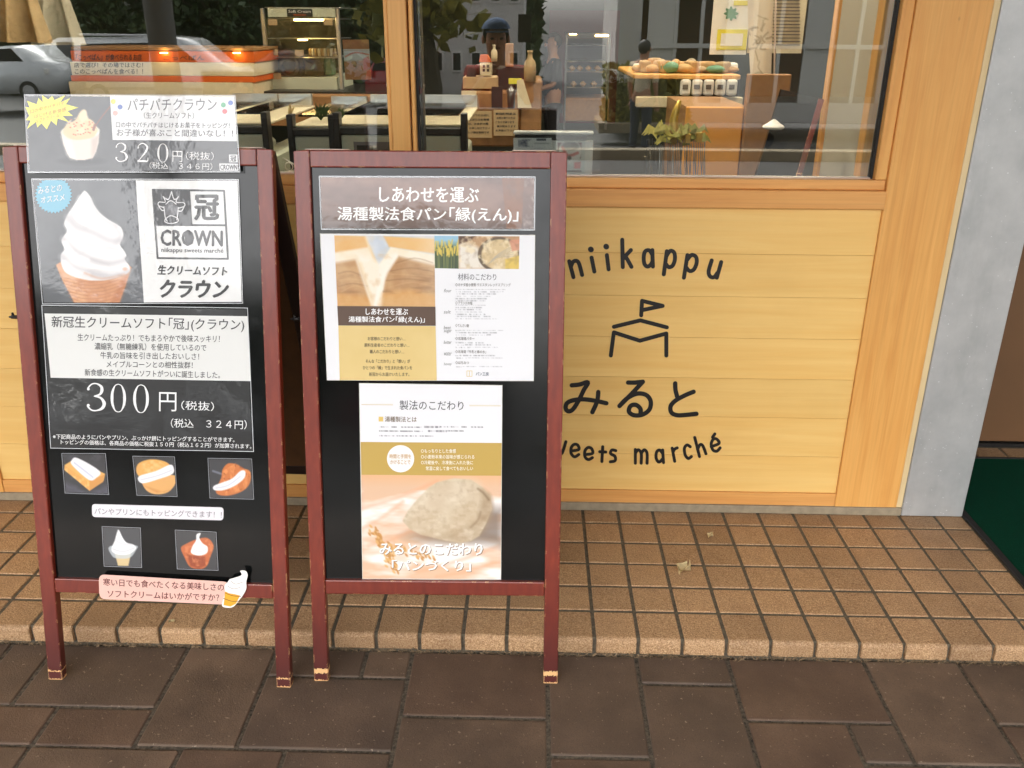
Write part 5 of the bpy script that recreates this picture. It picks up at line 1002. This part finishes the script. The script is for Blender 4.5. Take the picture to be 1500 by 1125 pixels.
def bann(x, y):
    P = Pic(x, y, (226, 214, 192)); q = np.random.default_rng(3)
    for i in range(26):
        cx, cy = q.uniform(1098, 1132), q.uniform(8, 160); a = q.uniform(0, 6.28); l = q.uniform(4, 10); P.line([(cx-l*math.cos(a), cy-l*math.sin(a)), (cx+q.uniform(-5, 5), cy+q.uniform(-5, 5)), (cx+l*math.cos(a+.8), cy+l*math.sin(a+.8))], q.uniform(1, 3.2), (150, 140, 120), 1.5, .65)
    P.ell(1112, 125, 12, 20, (150, 140, 120), 1.2, .6); P.ell(1112, 125, 10.5, 18, (226, 214, 192), 1.2, 1); P.line([(1106, 118), (1118, 118), (1118, 132), (1106, 132), (1106, 118)], 1.5, (150, 140, 120), 1, .8, False); return P.c
panel(bp, 'cloth', [(1094, -40), (1134, -40), (1128, 170), (1102, 172)], bn, 0, bann, 1.6, 'print_paper')
bm = bmesh.new(); tube(bm, [pick(1137, -40, 1.77), pick(1133, 172, 1.77)], .004, 8); bm_obj('pole', bm, 'pale_metal', bn, True)
lb_ = empty('leaning_board', (pick(1150, 262, .75)[0], .75, pick(1150, 262, .75)[2]), 'black board with dark red frame leaning inside the window at the right', 'sign board')
def slab(pts, Y0, th, name, mat, par):
    q = [np.array([*pick(x, y, Yy)]) for x, y, Yy in pts]; n = len(q); P = q+[s+np.array([0, th, 0]) for s in q]; F = [list(range(n))[::-1], list(range(n, 2*n))]+[[i, (i+1) % n, (i+1) % n+n, i+n] for i in range(n)]; return mesh(name, P, F, mat, par)
slab([(1145, 131, .95), (1206, 145, .95), (1168, 275, .70), (1102, 275, .70)], 0, .02, 'chalkboard', 'chalkboard', lb_); slab([(1199, 144, .945), (1206.5, 146, .945), (1168, 276, .69), (1160, 276, .69)], 0, -.006, 'side_rail', 'stain_left', lb_)
c = pick(1133, 186, .8); bm = bmesh.new(); lathe(bm, c, [(.012, -.008), (.03, -.006), (.036, .0), (.033, .004), (.02, .012), (.010, .02), (.004, .024)], 20); bm_obj('white_lid', bm, 'white', None, True, label='small white round cap over the dark leaning board', cat='lid')  # plain white lid, no lamp belongs to it
pl_ = empty('wire_planter', (pick(997, 262, .62)[0], .62, pick(997, 262, .62)[2]-.02), 'wire planter with gold horn vase and drooping dried leaves', 'planter')
bm = bmesh.new()
for i in range(34):
    x = 948+i*2.6; t0 = pick(x, 205+random.uniform(-8, 8), .60+.05*math.sin(i)); b0 = pick(x+random.uniform(-3, 3), 268, .60+.05*math.cos(i*2)); tube(bm, [t0, (t0+b0)/2+np.array([random.uniform(-.004, .004), 0, 0]), b0], .0016, 4)
bm_obj('wire_legs', bm, 'steel_dark', pl_)
pts_ = [pick(x, y, .58) for x, y in ((995, 205), (987, 190), (987, 175), (991, 160), (996, 147))]; bm = bmesh.new(); tube(bm, pts_, [.03, .016, .013, .011, .006], 12); bm_obj('horn_vase', bm, 'gold', pl_, True)
V, F = [], []
for i in range(46):
    c = pick(random.uniform(950, 1030), random.uniform(188, 212), .57+random.uniform(-.03, .04)); l = random.uniform(.03, .06); a = random.choice((-1, 1))*random.uniform(.2, 1.2); d = np.array([math.sin(a), random.uniform(-.3, .3), .35]); d /= np.linalg.norm(d); k = len(V); s = np.array([.0, .006, .008])
    m = c+d*l*.6; e_ = c+d*l+np.array([0, 0, -l*.6]); V += [c-s*.5, c+s*.5, m+s, m-s, e_]; F += [[k, k+1, k+2, k+3], [k+3, k+2, k+4]]
mesh('dried_leaves', V, F, 'leaf_yellow', pl_)
pxbox('tin', 1004, 196, 1012, 210, .54, .03, 'gold', pl_, .002); pxbox('tin', 1020, 194, 1029, 209, .54, .03, 'gold', pl_, .002)
box('display_plinth', (pick(930, 262, .5)[0], .42, FZ), (pick(1065, 262, .5)[0], .72, pick(997, 262, .62)[2]-.02), 'dark', label='dark plinth under the wire planter', cat='plinth', bev=.003)
for i, (x, Y) in enumerate(((-2.4, 1.5), (-.6, 3.6), (1.0, 2.1), (2.2, 7), (-.35, .75))):  # unseen lights added overhead to brighten the shop interior
    e = empty('fill_light', (x, Y, 2.9), ['added fill light overhead at the far left of the shop', 'added fill light above the till counter', 'added fill light above the sales table', 'added fill light overhead near the rear right', 'added fill light overhead just inside the right window'][i], 'light'); box('fill_housing', (x-.32, Y-.09, 2.9), (x+.32, Y+.09, 2.955), 'white', e, .004); box('fill_panel', (x-.3, Y-.07, 2.892), (x+.3, Y+.07, 2.899), 'fill_glow', e, .002)

# ================================================================== PEOPLE
def limb_mesh(name, J, E, mat, parent, root=0, sub=2):
    me = bpy.data.meshes.new(name); o_ = wloc(parent) if parent is not None else np.zeros(3)
    me.from_pydata([(np.array(j[:3])-o_).tolist() for j in J], E, []); me.materials.append(MATS[mat]); o = bpy.data.objects.new(name, me); COL.objects.link(o); o.parent = parent
    m = o.modifiers.new('skin', 'SKIN'); m.use_smooth_shade = True
    for i, j in enumerate(J): r = j[3]; sv = me.skin_vertices[0].data[i]; sv.radius = (r, r*(j[4] if len(j) > 4 else 1)) if not isinstance(r, tuple) else r; sv.use_root = (i == root)
    s = o.modifiers.new('sub', 'SUBSURF'); s.levels = sub; s.render_levels = sub; return o
def person(loc, H, face, arms, label, shirt, trousers, hair='hair', cap=None, reach=(1, 1)):
    """face: heading angle; arms: list of two (elbow, hand) offsets (right, forward, up) from the shoulder in body heights"""
    e = empty('person', loc, label, 'person'); L = np.array(loc, float); f = np.array([math.cos(face), math.sin(face), 0]); s = np.array([f[1], -f[0], 0])     # s: the person's right
    P = lambda r, fw_, u: L+(s*r+f*fw_+np.array([0, 0, u]))*H
    J = [(*P(0, 0, .53), .075*H), (*P(0, 0, .62), .065*H), (*P(0, .005, .72), .072*H), (*P(0, -.005, .80), .06*H), (*P(0, .0, .85), .03*H), (*P(0, .008, .895), .042*H), (*P(0, .006, .945), .052*H), (*P(0, .0, .985), .03*H)]; E = [(i, i+1) for i in range(7)]
    for sg in (-1, 1):
        n = len(J); J += [(*P(sg*.055, 0, .50), .055*H), (*P(sg*.058, .005, .28), .034*H), (*P(sg*.06, -.01, .05), .022*H), (*P(sg*.066, .05, .015), .02*H)]; E += [(0, n), (n, n+1), (n+1, n+2), (n+2, n+3)]
    hands = []
    for sg, (el, ha) in zip((-1, 1), arms):
        n = len(J); sh = (sg*.105, 0, .805); J += [(*P(*sh), .032*H), (*P(sh[0]+el[0], el[1], sh[2]+el[2]), .023*H), (*P(sh[0]+ha[0], ha[1], sh[2]+ha[2]), .016*H)]; E += [(3, n), (n, n+1), (n+1, n+2)]; hands.append((sg, P(sh[0]+el[0], el[1], sh[2]+el[2]), P(sh[0]+ha[0], ha[1], sh[2]+ha[2])))
    limb_mesh('body', J, E, 'skin', e)
    # clothes: the same skeleton a little fuller
    T = [(*J[0][:3], .085*H), (*J[1][:3], .076*H), (*J[2][:3], .082*H), (*J[3][:3], .066*H)]; TE = [(0, 1), (1, 2), (2, 3)]
    for sg, (el, ha) in zip((-1, 1), arms): n = len(T); sh = (sg*.105, 0, .805); T += [(*P(*sh), .041*H), (*P(sh[0]+el[0]*.95, el[1]*.95, sh[2]+el[2]*.95), .031*H)]; TE += [(3, n), (n, n+1)]
    limb_mesh('shirt', T, TE, shirt, e)
    Q = [(*P(0, 0, .545), .082*H)]; QE = []
    for sg in (-1, 1): n = len(Q); Q += [(*P(sg*.055, 0, .48), .062*H), (*P(sg*.058, .005, .28), .042*H), (*P(sg*.06, -.01, .05), .034*H)]; QE += [(0, n), (n, n+1), (n+1, n+2)]
    limb_mesh('trousers', Q, QE, trousers, e)
    for sg in (-1, 1): limb_mesh('shoe', [(*P(sg*.06, -.02, .02), .024*H), (*P(sg*.066, .03, .016), .022*H), (*P(sg*.07, .075, .012), .014*H)], [(0, 1), (1, 2)], 'dark', e)
    for sg, el, ha in hands:                      # palm and five fingers
        d = (ha-el)/np.linalg.norm(ha-el); a = np.cross(d, [0, 0, 1.0]); a = a/np.linalg.norm(a) if np.linalg.norm(a) > .1 else f; b = np.cross(a, d); J2 = [(*ha, .014*H), (*(ha+d*.03*H), .018*H)]; E2_ = [(0, 1)]
        for k in range(4): n = len(J2); o_ = (k-1.5)*.011*H; l = (.028, .033, .031, .024)[k]*H; J2 += [(*(ha+d*.048*H+a*o_), .0062*H), (*(ha+d*(.048*H+l*.6)+a*o_*1.05-b*.006*H), .0052*H), (*(ha+d*(.048*H+l)+a*o_*1.05-b*.016*H), .0045*H)]; E2_ += [(1, n), (n, n+1), (n+1, n+2)]
        n = len(J2); J2 += [(*(ha+d*.022*H+a*.02*H), .007*H), (*(ha+d*.042*H+a*.03*H-b*.01*H), .0055*H)]; E2_ += [(0, n), (n, n+1)]; limb_mesh('hand', J2, E2_, 'skin', e)
    hc_ = P(0, -.004, .952)
    def ell(name, c, r3, mat, cut=None, n=18):
        bm = bmesh.new(); bmesh.ops.create_uvsphere(bm, u_segments=n, v_segments=n//2+3, radius=1)
        if cut: [bm.verts.remove(v) for v in list(bm.verts) if cut(v.co)]
        for v in bm.verts: v.co = Vector(c)+Vector(s)*v.co.x*r3[0]*H+Vector(f)*v.co.y*r3[1]*H+Vector((0, 0, v.co.z*r3[2]*H))
        return bm_obj(name, bm, mat, e, True)
    ell('hair', hc_, (.056, .062, .062), hair, lambda c: (c.y > .25 and c.z < .35) or (c.z < -.55 and c.y > -.2))
    for sg in (-1, 1): ell('ear', P(sg*.054, .0, .935), (.006, .012, .018), 'skin', None, 8); ell('eye', P(sg*.02, .053, .94), (.008, .005, .005), 'dark', None, 8)
    ell('nose', P(0, .062, .925), (.008, .011, .014), 'skin', None, 8); ell('mouth', P(0, .054, .903), (.017, .005, .004), 'wall_maroon', None, 8)
    if cap: ell('cap', P(0, -.002, .962), (.0635, .070, .060), cap, lambda c: c.z < .05); bm = bmesh.new(); add_box(bm, (-.045*H, .0, -.003*H), (.045*H, .055*H, .003*H), .002); Mx = Matrix(((s[0], f[0], 0, P(0, .05, .966)[0]), (s[1], f[1], 0, P(0, .05, .966)[1]), (0, 0, 1, P(0, .05, .966)[2]), (0, 0, 0, 1))); bmesh.ops.transform(bm, matrix=Mx, verts=bm.verts); bm_obj('cap_peak', bm, cap, e)
    return e
sp = pick(811, 60, 8.2); top = pick(808, 51, 8.2)[2]
person((sp[0], 8.2, FZ), (top-FZ)/.995, R_(192), [((-.02, .02, -.16), (.0, .16, -.20)), ((.02, .03, -.16), (-.02, .17, -.19))], 'shop assistant in black clothes facing left, arms held forward over the counter', 'cloth_black', 'cloth_black')
person((-.70, -3.5, -.16), 1.46, R_(84), [((-.02, .07, -.12), (.05, .15, -.01)), ((.03, .06, -.12), (.02, .16, -.01))], 'photographer in blue cap and red shirt, reflected in the right window', 'red_shirt', 'denim', cap='cap_blue')
ph = empty('phone', (-.52, -3.222, 1.20), 'dark phone held up by the photographer in the blue cap', 'phone'); box('case', (-.56, -3.222, 1.195), (-.485, -3.214, 1.345), 'dark', ph, .003)
mp_ = mirrored(945, 60, 10.5); person((mp_[0], mp_[1], -.42), 1.52, R_(-60), [((-.02, .0, -.17), (-.02, .05, -.32)), ((.02, .0, -.17), (.02, .05, -.32))], 'passer-by in a cream shirt with arms down, reflected in the right window', 'cloth_cream', 'denim')

# ================================================================== ACROSS THE PAVEMENT (seen in the window glass)
V, F = [], []; prof = [(-3.19, G-.02), (-8, -.14), (-13, -.50), (-22, -.68), (-120, -.9)]
for i, (y, z) in enumerate(prof): V += [(-90, y, z), (90, y, z)]; F += [[2*i-2, 2*i-1, 2*i+1, 2*i]] if i else []
mesh('ground', V, F, 'asphalt', kind='structure')
box('kerb', (-30, -8.3, -.3), (30, -8.1, -.03), 'concrete', kind='structure', bev=.01)
def vehicle(outline, Y, width, mat, label, cat, wins=(), wheels=(), r=15, stripes=(), extra=()):
    """side view traced as it appears in the glass at virtual depth Y; the body goes on away from the shop"""
    pts = [mirrored(x, y, Y) for x, y in outline]; y0 = pts[0][1]; c = np.mean(pts, 0); zb = mirrored(wheels[0][0], wheels[0][1]+r, Y)[2] if wheels else min(p[2] for p in pts)
    e = empty('parked_car' if cat == 'car' else 'parked_van', (c[0], y0-width/2, zb), label, cat); bm = bmesh.new(); n = len(pts)
    fr1 = [bm.verts.new((p[0], y0, p[2])) for p in pts]; fr2 = [bm.verts.new((p[0], y0-width, p[2])) for p in pts]
    bm.faces.new(fr1); bm.faces.new(fr2[::-1])
    for i in range(n): bm.faces.new((fr1[(i+1) % n], fr1[i], fr2[i], fr2[(i+1) % n]))
    bmesh.ops.recalc_face_normals(bm, faces=bm.faces); bmesh.ops.bevel(bm, geom=list(bm.edges), offset=.05, segments=2, affect='EDGES'); bm_obj('body', bm, mat, e, True)
    for w in wins:
        q = [mirrored(x, y, Y) for x, y in w]; P = [(p[0], y0+.008, p[2]) for p in q]+[(p[0], y0-.02, p[2]) for p in q]; k = len(q); mesh('window', P, [list(range(k)), list(range(k, 2*k))[::-1]]+[[i, i+k, (i+1) % k+k, (i+1) % k] for i in range(k)], 'car_glass', e)
    for w, m in stripes:
        q = [mirrored(x, y, Y) for x, y in w]; P = [(p[0], y0+.006, p[2]) for p in q]+[(p[0], y0-.02, p[2]) for p in q]; k = len(q); mesh('trim', P, [list(range(k)), list(range(k, 2*k))[::-1]]+[[i, i+k, (i+1) % k+k, (i+1) % k] for i in range(k)], m, e)
    for x, y in wheels:
        p = mirrored(x, y, Y); rr = abs(mirrored(x, y+r, Y)[2]-p[2])
        for yy in (y0+.015, y0-width+.2):
            bm = bmesh.new(); tube(bm, [(p[0], yy, p[2]), (p[0], yy-.2, p[2])], rr, 20); w_ = bm_obj('wheel', bm, 'tyre', e); bm = bmesh.new(); tube(bm, [(p[0], yy+.006, p[2]), (p[0], yy-.01, p[2])], rr*.62, 16); bm_obj('rim', bm, 'rim', w_)
    for nm, w, m in extra:
        q = [mirrored(x, y, Y) for x, y in w]; box(nm, (min(q[0][0], q[1][0]), y0-.03, min(q[0][2], q[1][2])), (max(q[0][0], q[1][0]), y0+.02, max(q[0][2], q[1][2])), m, e, .008)
    return e
vehicle([(70, 142), (68, 100), (71, 66), (78, 56), (222, 53), (262, 57), (282, 72), (306, 92), (338, 102), (346, 118), (345, 142)], 19.5, 1.75, 'van_white', 'white van side-on in the car park, reflected in the left window', 'van',
        [[(82, 62), (108, 62), (108, 89), (84, 88)], [(118, 64), (218, 62), (219, 90), (118, 90)], [(230, 64), (258, 64), (290, 91), (230, 91)]], [(145, 139), (312, 139)], 16, [([(72, 128), (342, 128), (342, 132), (72, 132)], 'steel_dark')],
        [('roof_rack', ((116, 49), (222, 53)), 'steel'), ('door_handle', ((224, 100), (230, 102)), 'steel'), ('headlight', ((334, 104), (344, 112)), 'white')])
for k, (x0, D) in enumerate(((-30, 24), (44, 25), (372, 24), (462, 26))):
    vehicle([(x0, 118), (x0-1, 92), (x0+12, 86), (x0+24, 76), (x0+60, 75), (x0+76, 88), (x0+88, 94), (x0+90, 118)], D, 1.7, 'van_white' if k != 2 else 'steel_dark', ('small white car in the second parked row, far left', 'small white car in the second parked row, behind the van', 'dark small car parked right of the van', 'small white car parked left of the red hatchback')[k], 'car', [[(x0+27, 78), (x0+58, 77), (x0+72, 88), (x0+15, 89)]], [(x0+18, 115), (x0+72, 115)], 8)
vehicle([(-70, 138), (-70, 92), (-40, 70), (20, 67), (44, 90), (70, 97), (73, 138)], 17.5, 1.7, 'van_white', 'pale car parked beside the van, left edge of the window reflection', 'car', [[(-36, 74), (16, 71), (34, 90), (-40, 91)]], [(-38, 134), (42, 134)], 15, (), [('headlight', ((64, 100), (72, 108)), 'white')])
vehicle([(536, 146), (534, 112), (540, 104), (548, 88), (606, 87), (618, 104), (622, 112), (620, 146)], 21, 3.6, 'car_red', 'red hatchback seen from behind, reflected beside the wooden mullion', 'car', [[(548, 92), (606, 91), (612, 103), (545, 104)]], [(544, 144), (612, 144)], 8, (),
        [('tail_light', ((537, 103), (546, 112)), 'tail_red'), ('tail_light', ((611, 103), (620, 112)), 'tail_red'), ('number_plate', ((565, 120), (592, 127)), 'plate'), ('brake_light', ((566, 88.5), (590, 90)), 'tail_red')])
def tree(loc, h, r, seed, label, n=5200, mat='leaf', lo=.0):
    q = np.random.default_rng(seed); e = empty('tree', loc, label, 'tree', 'trees beyond the car park'); L = np.array(loc, float); bm = bmesh.new(); tube(bm, [L, L+[.1, .05, h*.3], L+[0, .1, h*.7]], [.16, .12, .05], 8)
    for k in range(6): a = q.uniform(0, 6.3); tube(bm, [L+[0, .05, h*(.25+.06*k)], L+[math.cos(a)*r*.7, math.sin(a)*r*.7, h*(.45+.08*k)]], [.06, .02], 5)
    bm_obj('trunk', bm, 'bark', e)
    cl = [L+[q.normal(0, r*.5), q.normal(0, r*.5), h*q.uniform(.12+lo, .95)] for _ in range(60)]; c = np.array([cl[i] for i in q.integers(0, 60, n)])+q.normal(0, .28*r/1.6, (n, 3)); a = q.normal(0, 1, (n, 3)); a /= np.linalg.norm(a, axis=1)[:, None]; b = np.cross(a, q.normal(0, 1, (n, 3))); b /= np.linalg.norm(b, axis=1)[:, None]; s_ = q.uniform(.06, .16, (n, 1)); a *= s_; b *= s_*.55
    V = np.stack([c-a, c-b, c+a, c+b], 1).reshape(-1, 3); I = np.arange(n)[:, None]*4+np.arange(4); mesh('crown', V, I, mat, e)
for i, (px, D, h, r) in enumerate(((-60, 27, 5.6, 2.4), (60, 29, 6.4, 2.6), (150, 27, 5.8, 2.5), (250, 30, 6.8, 2.7), (340, 27, 6.0, 2.5), (430, 29, 6.4, 2.6), (520, 27, 5.6, 2.4), (610, 31, 6.2, 2.5))):
    m = mirrored(px, 100, D); tree((m[0], m[1], -.85), h*.85, r, 40+i, ['far left', 'second', 'third', 'fourth', 'fifth', 'sixth', 'seventh', 'last'][i]+' of the dark leafy trees beyond the car park, counted in the window', 6500)
hd = mirrored(250, 100, 33); q = np.random.default_rng(9); n = 16000; c = np.stack([hd[0]+q.uniform(-14, 14, n), hd[1]+q.normal(0, .8, n), -.8+q.uniform(0, 1, n)**.8*(3.6)], 1); a = q.normal(0, .16, (n, 3)); b = q.normal(0, .12, (n, 3)); V = np.stack([c-a, c-b, c+a, c+b], 1).reshape(-1, 3); mesh('hedge', V, np.arange(n)[:, None]*4+np.arange(4), 'leaf', kind='stuff')
m = mirrored(620, 20, 9); tree((m[0], m[1], -.2), 2.6, .7, 77, 'small yellowish street tree reflected beside the mullion', 900, 'leaf_yellow', .4)
# buildings beyond
def house(px0, px1, ytop, D, depth, mat, label, rows_, cols, base_px=150):
    a = mirrored(px0, ytop, D); b = mirrored(px1, ytop, D); zt = a[2]; e = empty('building', ((a[0]+b[0])/2, a[1]-depth/2, -.8), label, 'building'); box('walls', (a[0], a[1]-depth, -.8), (b[0], a[1], zt), mat, e, .02); W_ = b[0]-a[0]; Ht = zt+.8
    box('cornice', (a[0]-.1, a[1]-depth-.1, zt+.002), (b[0]+.1, a[1]+.12, zt+.2), 'white', e, .02)
    for i in range(rows_):
        for j in range(cols):
            x = a[0]+W_*(j+.5)/cols; z = -.8+Ht*(i+.55)/rows_; w = W_/cols*.3; h = min(1.3, Ht/rows_*.32); f_ = box('window', (x-w, a[1]+.002, z-h/2), (x+w, a[1]+.05, z+h/2), 'white', e, .01); box('pane', (x-w+.06, a[1]+.051, z-h/2+.06), (x+w-.06, a[1]+.056, z+h/2-.06), 'car_glass', f_)
    return e
house(596, 768, -60, 26, 8, 'building_far', 'long pale low building reflected behind the till counter', 2, 6); house(300, 350, 36, 36, 5, 'white', 'small white house glimpsed between the trees', 1, 2)
m = mirrored(238, 60, 6.2); bm = bmesh.new(); tube(bm, [(m[0], m[1], -.1), (m[0], m[1], 5)], .125, 24); bm_obj('canopy_column', bm, 'column_grey', None, True, label='round grey column at the kerb, reflected across the van', cat='column')
m0 = mirrored(925, 60, 13); m1 = mirrored(1250, 60, 13)
eb = empty('building', ((m0[0]+m1[0])/2, m0[1]-2, -.2), 'pale neighbouring building with white framed glazing, reflected at the right', 'building')
box('corner_pier', (m0[0]-.25, m0[1]-3, -.2), (m0[0]+.15, m0[1], 5), 'building_far', eb, .01); box('upper_wall', (m0[0]+.151, m0[1]-3, 1.9), (m1[0]+2, m0[1]-.05, 5), 'building_far', eb, .01); box('lower_wall', (m0[0]+.151, m0[1]-3, -.2), (m1[0]+2, m0[1]-.05, .12), 'building_far', eb, .01)
box('back_wall', (m0[0]+.151, m0[1]-3, .121), (m1[0]+2, m0[1]-1.5, 1.899), 'brick_far', eb)
for i in range(13): x = m0[0]+.25+i*.42; box('mullion', (x, m0[1]-.1, .121), (x+.06, m0[1]-.04, 1.899), 'white', eb, .004)
for i in range(12): x = m0[0]+.311+i*.42; box('pane', (x, m0[1]-.08, .122), (x+.358, m0[1]-.07, 1.898), 'clear_film' if i % 3 else 'white', eb)
box('transom', (m0[0]+.2, m0[1]-.039, .95), (m1[0]+1, m0[1]-.02, 1.02), 'white', eb, .004)
fb = empty('flower_bed', (mirrored(940, 172, 11.6)[0], mirrored(940, 172, 11.6)[1], -.12), 'low flower bed with green plants and white blooms, reflected in the right window', 'flower bed')
a = mirrored(896, 172, 11.5); b = mirrored(992, 172, 11.5); box('edging', (a[0]-.2, a[1]-1.1, -.2), (b[0]+.3, a[1]+.1, -.05), 'concrete', fb, .01)
q = np.random.default_rng(5); n = 5000; c = np.stack([q.uniform(a[0]-.1, b[0]+.2, n), q.uniform(a[1]-1, a[1], n), -.1+q.uniform(0, 1, n)**1.2*.85], 1); A = q.normal(0, .035, (n, 3)); B = q.normal(0, .022, (n, 3)); V = np.stack([c-A, c-B, c+A, c+B], 1).reshape(-1, 3); mesh('foliage', V, np.arange(n)[:, None]*4+np.arange(4), 'leaf_yellow', fb, kind='stuff')
n = 260; c = np.stack([q.uniform(a[0]-.1, a[0]+.3, n), q.uniform(a[1]-.6, a[1], n), .5+q.uniform(0, 1, n)*.2], 1); A = q.normal(0, .02, (n, 3)); B = q.normal(0, .02, (n, 3)); V = np.stack([c-A, c-B, c+A, c+B], 1).reshape(-1, 3); mesh('blossoms', V, np.arange(n)[:, None]*4+np.arange(4), 'white', fb, kind='stuff')
